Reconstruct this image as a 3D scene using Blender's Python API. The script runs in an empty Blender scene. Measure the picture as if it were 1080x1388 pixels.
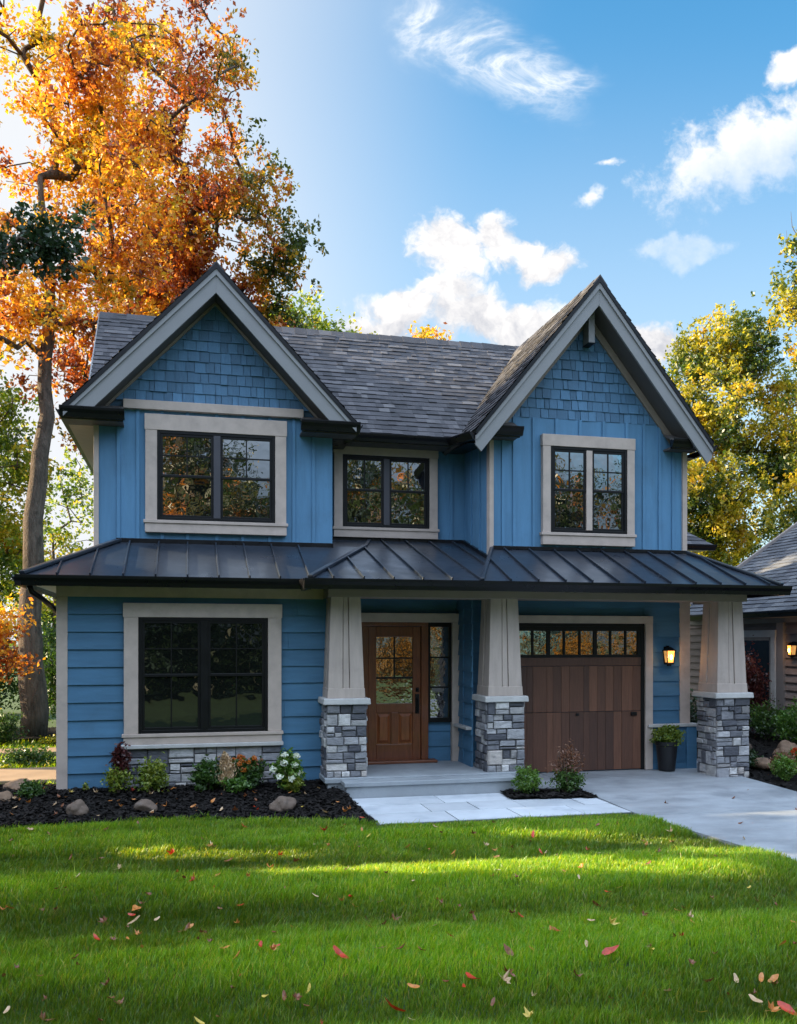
import bpy, bmesh, math, random
import numpy as np
from mathutils import Vector, Matrix, noise

R = math.radians
scene = bpy.context.scene
col = scene.collection
random.seed(7)

# ------------------------------------------------------------------ camera
YAW = R(13.4)
cam_d = bpy.data.cameras.new('camera')
cam = bpy.data.objects.new('camera', cam_d)
col.objects.link(cam)
cam.location = (0, 0, 2.1)
cam.rotation_euler = (R(90), 0, -YAW)
cam_d.sensor_fit = 'HORIZONTAL'
cam_d.sensor_width = 36
cam_d.lens = 40
cam_d.shift_y = 176 / 1080
cam_d.clip_end = 3000
scene.camera = cam

# ------------------------------------------------------------------ light
SUN_EL = R(22)
SUN_AZ = math.atan2(-0.95, 0.31)            # clockwise from +Y
sun_dir = Vector((math.sin(SUN_AZ) * math.cos(SUN_EL), math.cos(SUN_AZ) * math.cos(SUN_EL), math.sin(SUN_EL)))
sd = bpy.data.lights.new('sun', 'SUN')
sd.energy = 16.0
sd.angle = R(0.53)
sd.color = (1.0, 0.80, 0.50)
so = bpy.data.objects.new('sun', sd)
col.objects.link(so)
so.location = (-20, 8, 15)
so.rotation_euler = sun_dir.to_track_quat('Z', 'Y').to_euler()

scene.view_settings.view_transform = 'Standard'
scene.view_settings.look = 'None'
scene.view_settings.exposure = 0


# ------------------------------------------------------------------ node helper
class NT:
    def __init__(s, tree):
        s.t = tree
        s.n = tree.nodes
        s.l = tree.links

    def new(s, typ, **kw):
        n = s.n.new(typ)
        for k, v in kw.items():
            setattr(n, k, v)
        return n

    def put(s, sock, v):
        if v is None:
            return
        if hasattr(v, 'is_linked') or hasattr(v, 'links'):
            s.l.new(v, sock)
        else:
            if sock.type == 'RGBA' and len(v) == 3:
                v = (*v, 1)
            sock.default_value = v

    def m(s, op, a, b=None, c=None, clamp=False):
        n = s.new('ShaderNodeMath', operation=op)
        n.use_clamp = clamp
        s.put(n.inputs[0], a)
        s.put(n.inputs[1], b)
        s.put(n.inputs[2], c)
        return n.outputs[0]

    def vm(s, op, a, b=None):
        n = s.new('ShaderNodeVectorMath', operation=op)
        s.put(n.inputs[0], a)
        s.put(n.inputs[1], b)
        return n.outputs['Value'] if op in ('DOT_PRODUCT', 'LENGTH') else n.outputs['Vector']

    def comb(s, x, y, z):
        n = s.new('ShaderNodeCombineXYZ')
        s.put(n.inputs[0], x)
        s.put(n.inputs[1], y)
        s.put(n.inputs[2], z)
        return n.outputs[0]

    def smooth(s, v, lo, hi):
        n = s.new('ShaderNodeMapRange', interpolation_type='SMOOTHSTEP')
        s.put(n.inputs['Value'], v)
        s.put(n.inputs['From Min'], lo)
        s.put(n.inputs['From Max'], hi)
        return n.outputs['Result']

    def lin(s, v, lo, hi, a=0.0, b=1.0):
        n = s.new('ShaderNodeMapRange')
        n.clamp = True
        s.put(n.inputs['Value'], v)
        s.put(n.inputs['From Min'], lo)
        s.put(n.inputs['From Max'], hi)
        s.put(n.inputs['To Min'], a)
        s.put(n.inputs['To Max'], b)
        return n.outputs['Result']

    def noise(s, vec, scale, detail=4, rough=0.55, dist=0.0):
        n = s.new('ShaderNodeTexNoise')
        s.put(n.inputs['Vector'], vec)
        n.inputs['Scale'].default_value = scale
        n.inputs['Detail'].default_value = detail
        n.inputs['Roughness'].default_value = rough
        n.inputs['Distortion'].default_value = dist
        return n.outputs['Fac']

    def mix(s, f, a, b, blend='MIX'):
        n = s.new('ShaderNodeMix', data_type='RGBA', blend_type=blend)
        s.put(n.inputs[0], f)
        s.put(n.inputs[6], a)
        s.put(n.inputs[7], b)
        return n.outputs[2]

    def ramp(s, f, stops, interp='LINEAR'):
        n = s.new('ShaderNodeValToRGB')
        cr = n.color_ramp
        cr.interpolation = interp
        while len(cr.elements) < len(stops):
            cr.elements.new(0.5)
        for e, (p, c) in zip(cr.elements, stops):
            e.position = p
            e.color = (*c, 1)
        s.put(n.inputs[0], f)
        return n.outputs[0]


# ------------------------------------------------------------------ world
w = bpy.data.worlds.new('World')
scene.world = w
w.use_nodes = True
nt = NT(w.node_tree)
w.node_tree.nodes.clear()
out = nt.new('ShaderNodeOutputWorld')
bg = nt.new('ShaderNodeBackground')
bg.inputs['Strength'].default_value = 0.15
nt.l.new(bg.outputs[0], out.inputs[0])
sky = nt.new('ShaderNodeTexSky', sky_type='NISHITA')
sky.sun_disc = False
sky.sun_elevation = SUN_EL
sky.sun_rotation = SUN_AZ
sky.altitude = 100
sky.air_density = 1.15
sky.dust_density = 0.6
sky.ozone_density = 2.2
tc = nt.new('ShaderNodeTexCoord')
d = tc.outputs['Generated']
Fv = Vector((math.sin(YAW), math.cos(YAW), 0))
Rv = Vector((math.cos(YAW), -math.sin(YAW), 0))
dF = nt.vm('DOT_PRODUCT', d, Fv)
den = nt.m('MAXIMUM', dF, 0.12)
uu = nt.m('DIVIDE', nt.vm('DOT_PRODUCT', d, Rv), den)
vv = nt.m('DIVIDE', nt.vm('DOT_PRODUCT', d, Vector((0, 0, 1))), den)
front = nt.smooth(dF, 0.12, 0.3)
uv = nt.comb(uu, vv, 0.0)
warp = nt.new('ShaderNodeTexNoise')
nt.put(warp.inputs['Vector'], uv)
warp.inputs['Scale'].default_value = 9
warp.inputs['Detail'].default_value = 5
warp.inputs['Roughness'].default_value = 0.6
wv = nt.vm('SUBTRACT', warp.outputs['Color'], Vector((0.5, 0.5, 0.5)))
wsc = nt.new('ShaderNodeVectorMath', operation='SCALE')
nt.put(wsc.inputs[0], wv)
wsc.inputs['Scale'].default_value = 0.075
uvw = nt.vm('ADD', uv, wsc.outputs[0])
sep = nt.new('ShaderNodeSeparateXYZ')
nt.put(sep.inputs[0], uvw)
un, vn = sep.outputs[0], sep.outputs[1]
fine = nt.noise(uv, 34, 6, 0.62)
bill = nt.noise(uvw, 21, 6, 0.6)


def ell(cu, cv, a, b, rot=0.0, u=None, v=None):
    """1 at the centre of an ellipse of sky, 0 on its rim"""
    u = un if u is None else u
    v = vn if v is None else v
    du = nt.m('SUBTRACT', u, cu)
    dv = nt.m('SUBTRACT', v, cv)
    if rot:
        cc, ss = math.cos(rot), math.sin(rot)
        p = nt.m('ADD', nt.m('MULTIPLY', du, cc), nt.m('MULTIPLY', dv, ss))
        q = nt.m('SUBTRACT', nt.m('MULTIPLY', dv, cc), nt.m('MULTIPLY', du, ss))
    else:
        p, q = du, dv
    r2 = nt.m('ADD', nt.m('POWER', nt.m('DIVIDE', p, a), 2.0), nt.m('POWER', nt.m('DIVIDE', q, b), 2.0))
    return nt.m('SUBTRACT', 1.0, nt.m('SQRT', r2)), q


def U(px):
    return (px - 540) / 1200


def V(py):
    return (870 - py) / 1200


def maxl(items):
    o = items[0]
    for i in items[1:]:
        o = nt.m('MAXIMUM', o, i)
    return o


# heaped clouds: (azimuth, height, half width, half height)
heaps = [(U(612), V(338), .046, .040), (U(668), V(326), .030, .036), (U(742), V(356), .040, .022), (U(720), V(330), .022, .014), (U(606), V(398), .036, .020),
         (U(540), V(418), .050, .022), (U(640), V(426), .070, .028), (U(705), V(436), .070, .026), (U(505), V(440), .050, .020), (U(870), V(470), .080, .030)]
fields = [ell(*h)[0] for h in heaps]
hf = maxl(fields)
hd = nt.m('ADD', nt.m('MULTIPLY', hf, 1.0), nt.m('MULTIPLY', nt.m('SUBTRACT', bill, 0.47), 2.1))
heap_d = nt.smooth(hd, -0.12, 0.48)
# shade: undersides greyer, tops white
hs = nt.noise(nt.vm('ADD', uvw, Vector((0.006, 0.016, 0))), 21, 6, 0.6)
under = nt.m('SUBTRACT', hs, bill)
low = nt.smooth(vn, V(395), V(470))
lit = nt.m('SUBTRACT', nt.m('ADD', 0.72, nt.m('MULTIPLY', under, -2.6)), nt.m('MULTIPLY', low, 0.50), clamp=True)
lit = nt.m('ADD', lit, nt.m('MULTIPLY', nt.m('SUBTRACT', fine, 0.5), 0.25), clamp=True)
heap_c = nt.mix(lit, (4.5, 4.6, 5.0), (7.9, 7.7, 7.5))
# slanting cloud on the right and a small flat one under it
e1, q1 = ell(U(1015), V(205), .125, .050, 0.42)
e2, _ = ell(U(928), V(338), .062, .016, -0.08)
e4, _ = ell(U(1075), V(92), .03, .022, 0.3)
e5, _ = ell(U(828), V(216), .020, .007, 0.1)
e6, _ = ell(U(806), V(263), .018, .008, 0.7)
e5 = nt.m('MULTIPLY', e5, .62)
e6 = nt.m('MULTIPLY', e6, .40)
rf = maxl([e1, e2, e4, e5, e6])
rd = nt.m('ADD', nt.m('MULTIPLY', rf, 0.9), nt.m('MULTIPLY', nt.m('SUBTRACT', nt.m('ADD', nt.m('MULTIPLY', bill, .65), nt.m('MULTIPLY', fine, .35)), 0.47), 2.6))
topside = nt.smooth(q1, -.06, .035)
rdens = nt.m('MULTIPLY', nt.smooth(rd, -0.05, 0.6), nt.m('ADD', nt.m('MULTIPLY', fine, 0.62), nt.m('MULTIPLY', topside, 0.66)), clamp=True)
# high wispy cloud
wisp_n = nt.new('ShaderNodeTexNoise')
mp = nt.new('ShaderNodeMapping')
mp.inputs['Rotation'].default_value = (0, 0, 0.62)
mp.inputs['Scale'].default_value = (4.0, 11.0, 1.0)
nt.put(mp.inputs['Vector'], uv)
nt.put(wisp_n.inputs['Vector'], mp.outputs[0])
wisp_n.inputs['Scale'].default_value = 1.3
wisp_n.inputs['Detail'].default_value = 7
wisp_n.inputs['Roughness'].default_value = 0.6
wisp_n.inputs['Distortion'].default_value = 1.2
wn = wisp_n.outputs['Fac']
ridge = nt.m('SUBTRACT', 1.0, nt.m('MULTIPLY', nt.m('ABSOLUTE', nt.m('SUBTRACT', wn, 0.5)), 6.0), clamp=True)
c1, _ = ell(U(665), V(82), .135, .052, -0.52)
c2, _ = ell(U(735), V(118), .080, .022, 0.10)
c3, _ = ell(U(590), V(45), .055, .060, -0.9)
cf = maxl([c1, c2, c3])
cdens = nt.m('MULTIPLY', nt.smooth(cf, -0.1, 0.95), nt.m('ADD', 0.10, nt.m('MULTIPLY', nt.m('POWER', ridge, 2.6), 0.72)), clamp=True)
# bright clouds added over the other half of the dome to light the facade
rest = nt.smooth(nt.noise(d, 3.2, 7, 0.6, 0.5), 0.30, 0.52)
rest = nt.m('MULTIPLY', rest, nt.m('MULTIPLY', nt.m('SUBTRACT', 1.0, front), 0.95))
# haze: white towards the sun and the horizon
sdot = nt.vm('DOT_PRODUCT', nt.vm('NORMALIZE', d), Vector((sun_dir.x, sun_dir.y, sun_dir.z)))
glow = nt.smooth(sdot, 0.13, 0.58)
hz = nt.m('MULTIPLY', nt.smooth(vv, 0.75, 0.10), 0.62)
hz = nt.m('MULTIPLY', hz, front)
haze = nt.m('ADD', nt.m('MULTIPLY', glow, 0.95), hz, clamp=True)
base = nt.mix(1.0, sky.outputs[0], (0.80, 1.74, 1.98), 'MULTIPLY')
c0 = nt.mix(haze, base, (6.1, 6.3, 6.6))
c0 = nt.mix(nt.m('MULTIPLY', cdens, front), c0, (7.6, 7.8, 8.0))
c0 = nt.mix(nt.m('MULTIPLY', rdens, front), c0, (7.6, 7.6, 7.7))
c0 = nt.mix(nt.m('MULTIPLY', heap_d, front), c0, heap_c)
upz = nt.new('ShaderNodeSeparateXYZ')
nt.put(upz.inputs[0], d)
upf = nt.lin(upz.outputs[2], 0.16, 0.74, 0.12, 1.60)  # added clouds brighter overhead, dimmer low down to keep the porch dark
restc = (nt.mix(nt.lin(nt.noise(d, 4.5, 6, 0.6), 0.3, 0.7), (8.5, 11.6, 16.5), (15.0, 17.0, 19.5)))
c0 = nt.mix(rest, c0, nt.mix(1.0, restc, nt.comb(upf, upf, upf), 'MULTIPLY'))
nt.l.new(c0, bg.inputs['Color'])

# ------------------------------------------------------------------ materials
MATS = {}


def mat(name, base, rough=0.6, var=0.15, scale=3.0, stretch=(1, 1, 1), bump=0.0, bscale=40.0, island=0.0, metal=0.0, spec=0.5,
        ramp=None, coat=0.0, dirt=None, bdetail=4, bdist=0.02):
    m = bpy.data.materials.new(name)
    m.use_nodes = True
    t = NT(m.node_tree)
    b = m.node_tree.nodes['Principled BSDF']
    co = t.new('ShaderNodeTexCoord').outputs['Object']
    mpn = t.new('ShaderNodeMapping')
    mpn.inputs['Scale'].default_value = stretch
    t.put(mpn.inputs['Vector'], co)
    v = mpn.outputs[0]
    n1 = t.noise(v, scale, 5, 0.6)
    f = t.lin(n1, 0.25, 0.75, 1 - var, 1 + var)
    c = (*base, 1)
    if ramp:
        g = t.new('ShaderNodeNewGeometry')
        c = t.ramp(g.outputs['Random Per Island'], ramp)
    elif island:
        g = t.new('ShaderNodeNewGeometry')
        f = t.m('MULTIPLY', f, t.lin(g.outputs['Random Per Island'], 0, 1, 1 - island, 1 + island))
    cc = t.comb(f, f, f)
    c = t.mix(1.0, c, cc, 'MULTIPLY')
    if dirt:
        dn = t.smooth(t.noise(co, dirt[1], 6, 0.65), 0.5, 0.72)
        c = t.mix(t.m('MULTIPLY', dn, dirt[2]), c, dirt[0])
    t.put(b.inputs['Base Color'], c)
    rn = t.noise(v, scale * 2.3, 3)
    t.put(b.inputs['Roughness'], t.lin(rn, 0.2, 0.8, max(0.02, rough - 0.1), min(1, rough + 0.1)))
    b.inputs['Metallic'].default_value = metal
    b.inputs['Specular IOR Level'].default_value = spec
    if coat:
        b.inputs['Coat Weight'].default_value = coat
    if bump:
        bn = t.new('ShaderNodeBump')
        bn.inputs['Strength'].default_value = bump
        bn.inputs['Distance'].default_value = bdist
        t.put(bn.inputs['Height'], t.noise(v, bscale, bdetail))
        t.l.new(bn.outputs[0], b.inputs['Normal'])
    MATS[name] = m
    return m


BLUE = (0.092, 0.222, 0.375)
mat('blue_lap', (0.064, 0.166, 0.280), 0.6, 0.14, 2.0, (1, 1, 6), 0.15, 30, island=0.10, spec=0.3, dirt=((0.05, 0.10, 0.145), 1.1, 0.35))
mat('blue_board', BLUE, 0.6, 0.13, 2.0, (5, 5, 0.6), 0.12, 30, island=0.08, spec=0.3, dirt=((0.065, 0.135, 0.21), 1.2, 0.35))
mat('blue_shake', (0.066, 0.165, 0.285), 0.65, 0.14, 6.0, (6, 6, 0.8), 0.35, 25, island=0.22)
mat('blue_wall', (0.05, 0.11, 0.18), 0.7, 0.1)
mat('taupe_trim', (0.47, 0.385, 0.34), 0.6, 0.12, 3.0, (2, 2, 2), 0.10, 40, spec=0.3, dirt=((0.28, 0.235, 0.21), 2.2, 0.4))
mat('taupe_column', (0.44, 0.365, 0.325), 0.6, 0.13, 3.0, (4, 4, 0.7), 0.10, 40, spec=0.3, dirt=((0.27, 0.225, 0.20), 2.0, 0.4))
mat('rake_trim', (0.235, 0.235, 0.245), 0.55, 0.08, 2.0, (1, 1, 1), 0.08, 40)
mat('beam_trim', (0.24, 0.20, 0.17), 0.6, 0.1, 2.0, (1, 3, 3), 0.08, 40)
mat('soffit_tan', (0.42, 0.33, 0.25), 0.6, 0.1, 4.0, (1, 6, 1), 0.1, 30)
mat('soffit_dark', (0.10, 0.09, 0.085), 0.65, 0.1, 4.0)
mat('dark_metal', (0.017, 0.023, 0.034), 0.33, 0.25, 1.5, (1, 1, 1), 0.16, 2.6, metal=0.0, spec=0.5)
mat('black_gutter', (0.006, 0.006, 0.008), 0.32, 0.1, spec=0.3)
mat('black_frame', (0.006, 0.006, 0.007), 0.42, 0.1, spec=0.25)
mat('mullion', (0.05, 0.048, 0.06), 0.45, 0.1)
mat('concrete', (0.275, 0.295, 0.32), 0.55, 0.34, 1.1, (1, 1.8, 1), 0.3, 70, dirt=((0.15, 0.165, 0.185), 0.9, 0.75))
mat('step_stone', (0.29, 0.315, 0.34), 0.6, 0.14, 2.0, (1, 1, 1), 0.2, 50, dirt=((0.2, 0.22, 0.25), 2.5, 0.5))
mat('paver', (0.46, 0.49, 0.53), 0.55, 0.14, 2.0, (1, 1, 1), 0.15, 40, island=0.16, dirt=((0.27, 0.31, 0.36), 1.6, 0.65))
mat('joint', (0.06, 0.065, 0.07), 0.9, 0.2, 5)
mat('cap_stone', (0.46, 0.45, 0.44), 0.7, 0.15, 5, (1, 1, 1), 0.35, 30)
mat('mortar', (0.10, 0.10, 0.105), 0.9, 0.2, 12)
STONE = [(0.0, (0.055, 0.057, 0.07)), (0.18, (0.10, 0.102, 0.12)), (0.38, (0.18, 0.18, 0.198)), (0.55, (0.27, 0.27, 0.29)),
         (0.70, (0.42, 0.41, 0.42)), (0.80, (0.19, 0.18, 0.18)), (0.92, (0.60, 0.58, 0.57)), (1.0, (0.36, 0.30, 0.26))]
mat('ledge_stone', (1, 1, 1), 0.75, 0.30, 9.0, (1, 1, 2.0), 0.7, 22, ramp=STONE, dirt=((0.09, 0.09, 0.11), 9, 0.5))
SHG = [(0.0, (0.040, 0.040, 0.048)), (0.4, (0.056, 0.055, 0.064)), (0.75, (0.074, 0.072, 0.082)), (0.93, (0.10, 0.097, 0.107)), (1.0, (0.135, 0.13, 0.137))]
mat('roof_shingle', (1, 1, 1), 0.85, 0.22, 2.2, (1, 1, 1), 0.5, 120, ramp=SHG)
mat('neighbour_shingle', (1, 1, 1), 0.85, 0.2, 2.2, (1, 1, 1), 0.5, 120,
    ramp=[(0.0, (0.05, 0.055, 0.07)), (0.5, (0.09, 0.097, 0.115)), (1.0, (0.13, 0.135, 0.15))])
mat('neighbour_siding', (0.24, 0.18, 0.155), 0.6, 0.14, 2.0, (1, 1, 6), 0.1, 30, island=0.1)
mat('neighbour_trim', (0.22, 0.19, 0.18), 0.6, 0.1)
mat('door_wood', (0.15, 0.040, 0.013), 0.38, 0.35, 5.0, (9, 9, 0.8), 0.15, 14, coat=0.25)
mat('door_panel', (0.21, 0.060, 0.018), 0.38, 0.40, 5.0, (10, 10, 0.7), 0.15, 14, coat=0.25)
mat('threshold', (0.16, 0.05, 0.02), 0.45, 0.25, 5.0, (0.7, 8, 8))
PL = [(0.0, (0.058, 0.026, 0.018)), (0.35, (0.095, 0.040, 0.024)), (0.7, (0.125, 0.052, 0.030)), (1.0, (0.165, 0.070, 0.040))]
mat('garage_wood', (1, 1, 1), 0.55, 0.30, 5.0, (10, 10, 0.6), 0.2, 14, ramp=PL)
mat('black_plastic', (0.006, 0.0065, 0.009), 0.45, 0.15, 5)
mat('bark', (0.15, 0.115, 0.095), 0.9, 0.55, 3.0, (5, 5, 0.8), 1.0, 11, dirt=((0.045, 0.036, 0.03), 3, 0.75), bdetail=9, spec=0.2, bdist=0.09)
mat('twig', (0.085, 0.06, 0.045), 0.9, 0.3, 6)
mat('mulch', (0.008, 0.007, 0.0065), 0.95, 0.5, 14, (1, 1, 1), 1.0, 35, spec=0.1)
mat('mulch_chip', (0.011, 0.009, 0.0085), 0.8, 0.3, 5, island=0.7, spec=0.2)
mat('boulder', (0.12, 0.083, 0.062), 0.8, 0.35, 7, (1, 1, 1), 0.8, 14, dirt=((0.12, 0.11, 0.10), 6, 0.6))
mat('boulder_tan', (0.20, 0.125, 0.08), 0.8, 0.35, 7, (1, 1, 1), 0.8, 14, dirt=((0.17, 0.12, 0.08), 6, 0.6))
mat('tan_paving', (0.30, 0.20, 0.13), 0.8, 0.2, 2)
mat('soil', (0.035, 0.07, 0.014), 0.95, 0.35, 1.2, (1, 1, 1), 0.6, 12)
mat('lawn_soil', (0.028, 0.06, 0.010), 0.95, 0.4, 6, (1, 1, 1), 0.8, 30)


def glass(name, tint, refl, wave, wscale):
    m = bpy.data.materials.new(name)
    m.use_nodes = True
    t = NT(m.node_tree)
    t.n.clear()
    o = t.new('ShaderNodeOutputMaterial')
    gl = t.new('ShaderNodeBsdfGlossy')
    gl.inputs['Roughness'].default_value = 0.012
    gl.inputs['Color'].default_value = (0.97, 0.98, 1.0, 1)
    df = t.new('ShaderNodeBsdfDiffuse')
    df.inputs['Color'].default_value = (*tint, 1)
    mx = t.new('ShaderNodeMixShader')
    fr = t.new('ShaderNodeFresnel')
    fr.inputs['IOR'].default_value = 1.5
    t.put(mx.inputs[0], t.m('ADD', fr.outputs[0], refl, clamp=True))
    t.l.new(df.outputs[0], mx.inputs[1])
    t.l.new(gl.outputs[0], mx.inputs[2])
    co = t.new('ShaderNodeTexCoord').outputs['Object']
    bn = t.new('ShaderNodeBump')
    bn.inputs['Strength'].default_value = wave
    bn.inputs['Distance'].default_value = 0.05
    t.put(bn.inputs['Height'], t.noise(co, wscale, 3))
    t.l.new(bn.outputs[0], gl.inputs['Normal'])
    t.l.new(mx.outputs[0], o.inputs[0])
    MATS[name] = m


glass('glass_upper', (0.006, 0.006, 0.007), 0.40, 0.07, 1.8)
glass('glass_lower', (0.006, 0.007, 0.006), 0.03, 0.06, 1.6)
glass('glass_door', (0.010, 0.006, 0.004), 0.27, 0.12, 4.0)


def leafmat(name, stops, trans=0.5, posmix=0.45, pscale=0.45, gain=1.0, xg=None):
    m = bpy.data.materials.new(name)
    m.use_nodes = True
    t = NT(m.node_tree)
    t.n.clear()
    o = t.new('ShaderNodeOutputMaterial')
    g = t.new('ShaderNodeNewGeometry')
    co = t.new('ShaderNodeTexCoord').outputs['Object']
    n1 = t.noise(co, pscale, 4, 0.6)
    n1 = t.lin(n1, 0.35, 0.65)
    f = t.m('ADD', t.m('MULTIPLY', g.outputs['Random Per Island'], 1 - posmix), t.m('MULTIPLY', n1, posmix))
    if xg:
        sx = t.new('ShaderNodeSeparateXYZ')
        t.put(sx.inputs[0], co)
        f = t.m('ADD', f, t.lin(sx.outputs[0], xg[0], xg[1], xg[2], xg[3]))
    c = t.ramp(f, stops)
    if gain != 1.0:
        c = t.mix(1.0, c, (gain, gain, gain), 'MULTIPLY')
    df = t.new('ShaderNodeBsdfDiffuse')
    tr = t.new('ShaderNodeBsdfTranslucent')
    gl = t.new('ShaderNodeBsdfGlossy')
    gl.inputs['Roughness'].default_value = 0.42
    gl.inputs['Color'].default_value = (0.8, 0.8, 0.8, 1)
    t.put(df.inputs[0], c)
    ct = t.mix(1.0, c, (1.25, 1.15, 0.75), 'MULTIPLY')
    t.put(tr.inputs[0], ct)
    m1 = t.new('ShaderNodeMixShader')
    m1.inputs[0].default_value = trans
    t.l.new(df.outputs[0], m1.inputs[1])
    t.l.new(tr.outputs[0], m1.inputs[2])
    m2 = t.new('ShaderNodeMixShader')
    m2.inputs[0].default_value = 0.05
    t.l.new(m1.outputs[0], m2.inputs[1])
    t.l.new(gl.outputs[0], m2.inputs[2])
    t.l.new(m2.outputs[0], o.inputs[0])
    MATS[name] = m


leafmat('leaf_orange', [(0.04, (0.12, 0.14, 0.015)), (0.18, (0.40, 0.30, 0.02)), (0.38, (0.82, 0.52, 0.04)), (0.56, (0.76, 0.34, 0.025)), (0.72, (0.52, 0.15, 0.02)), (0.82, (0.25, 0.06, 0.02)), (0.94, (0.12, 0.04, 0.02))], posmix=0.72, pscale=0.8)
leafmat('leaf_red', [(0.06, (0.05, 0.085, 0.015)), (0.2, (0.13, 0.14, 0.02)), (0.34, (0.66, 0.40, 0.03)), (0.46, (0.58, 0.20, 0.025)), (0.62, (0.36, 0.08, 0.02)), (0.8, (0.17, 0.04, 0.02)), (0.94, (0.08, 0.03, 0.02))], posmix=0.72, pscale=0.75, xg=(.4, 2.4, .06, -.30))
leafmat('leaf_yellow', [(0.10, (0.025, 0.06, 0.012)), (0.30, (0.06, 0.12, 0.015)), (0.45, (0.22, 0.24, 0.02)), (0.62, (0.52, 0.46, 0.03)), (0.8, (0.64, 0.46, 0.03)), (0.95, (0.36, 0.18, 0.03))], pscale=0.6, posmix=0.72)
leafmat('leaf_green', [(0.1, (0.02, 0.055, 0.012)), (0.5, (0.05, 0.11, 0.02)), (0.8, (0.14, 0.19, 0.02)), (0.95, (0.40, 0.30, 0.03))])
leafmat('leaf_backlit', [(0.1, (0.04, 0.09, 0.01)), (0.35, (0.13, 0.22, 0.02)), (0.6, (0.36, 0.42, 0.03)), (0.8, (0.70, 0.52, 0.04)), (0.95, (0.60, 0.26, 0.03))], posmix=0.65, pscale=0.6)
leafmat('leaf_amber', [(0.1, (0.012, 0.012, 0.006)), (0.48, (0.05, 0.035, 0.010)), (0.62, (0.42, 0.22, 0.03)), (0.95, (0.62, 0.33, 0.05))], posmix=0.75, pscale=0.7)
leafmat('leaf_street', [(0.1, (0.010, 0.025, 0.008)), (0.55, (0.025, 0.05, 0.012)), (0.72, (0.10, 0.07, 0.015)), (0.9, (0.50, 0.17, 0.02))], posmix=0.7, pscale=0.5)
leafmat('leaf_dark', [(0.1, (0.010, 0.03, 0.012)), (0.6, (0.022, 0.055, 0.018)), (0.95, (0.05, 0.09, 0.02))], 0.25)
leafmat('leaf_lime', [(0.1, (0.07, 0.14, 0.015)), (0.5, (0.20, 0.27, 0.03)), (0.9, (0.36, 0.36, 0.05))], 0.4)
leafmat('leaf_box', [(0.1, (0.03, 0.10, 0.015)), (0.5, (0.08, 0.19, 0.02)), (0.9, (0.17, 0.28, 0.04))], 0.4)
leafmat('leaf_shrub', [(0.1, (0.025, 0.06, 0.012)), (0.5, (0.05, 0.12, 0.02)), (0.9, (0.11, 0.19, 0.03))], 0.4)
leafmat('leaf_burgundy', [(0.1, (0.045, 0.010, 0.012)), (0.6, (0.10, 0.02, 0.02)), (0.95, (0.20, 0.05, 0.03))], 0.4)
leafmat('leaf_rust', [(0.1, (0.10, 0.04, 0.025)), (0.6, (0.21, 0.09, 0.05)), (0.95, (0.33, 0.18, 0.11))], 0.4)
leafmat('flower_orange', [(0.1, (0.45, 0.10, 0.01)), (0.6, (0.65, 0.22, 0.02)), (0.95, (0.5, 0.07, 0.03))], 0.3)
leafmat('flower_red', [(0.1, (0.40, 0.03, 0.01)), (0.9, (0.7, 0.10, 0.02))], 0.3)
leafmat('flower_pink', [(0.1, (0.45, 0.17, 0.13)), (0.9, (0.6, 0.3, 0.22))], 0.3)
leafmat('flower_white', [(0.1, (0.58, 0.66, 0.52)), (0.9, (0.85, 0.86, 0.80))], 0.3)
leafmat('plume', [(0.1, (0.55, 0.38, 0.22)), (0.9, (0.75, 0.56, 0.36))], 0.3)
leafmat('fallen_red', [(0.0, (0.30, 0.02, 0.006)), (1.0, (0.55, 0.05, 0.012))], 0.2, 0.9, 3)
leafmat('fallen_orange', [(0.0, (0.42, 0.14, 0.03)), (1.0, (0.60, 0.24, 0.06))], 0.2, 0.9, 3)
leafmat('fallen_tan', [(0.0, (0.42, 0.26, 0.13)), (1.0, (0.60, 0.42, 0.26))], 0.2, 0.9, 3)
leafmat('fallen_brown', [(0.0, (0.14, 0.04, 0.015)), (1.0, (0.22, 0.08, 0.03))], 0.2, 0.9, 3)
leafmat('fallen_yellow', [(0.0, (0.50, 0.36, 0.06)), (1.0, (0.68, 0.48, 0.10))], 0.2, 0.9, 3)


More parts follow.
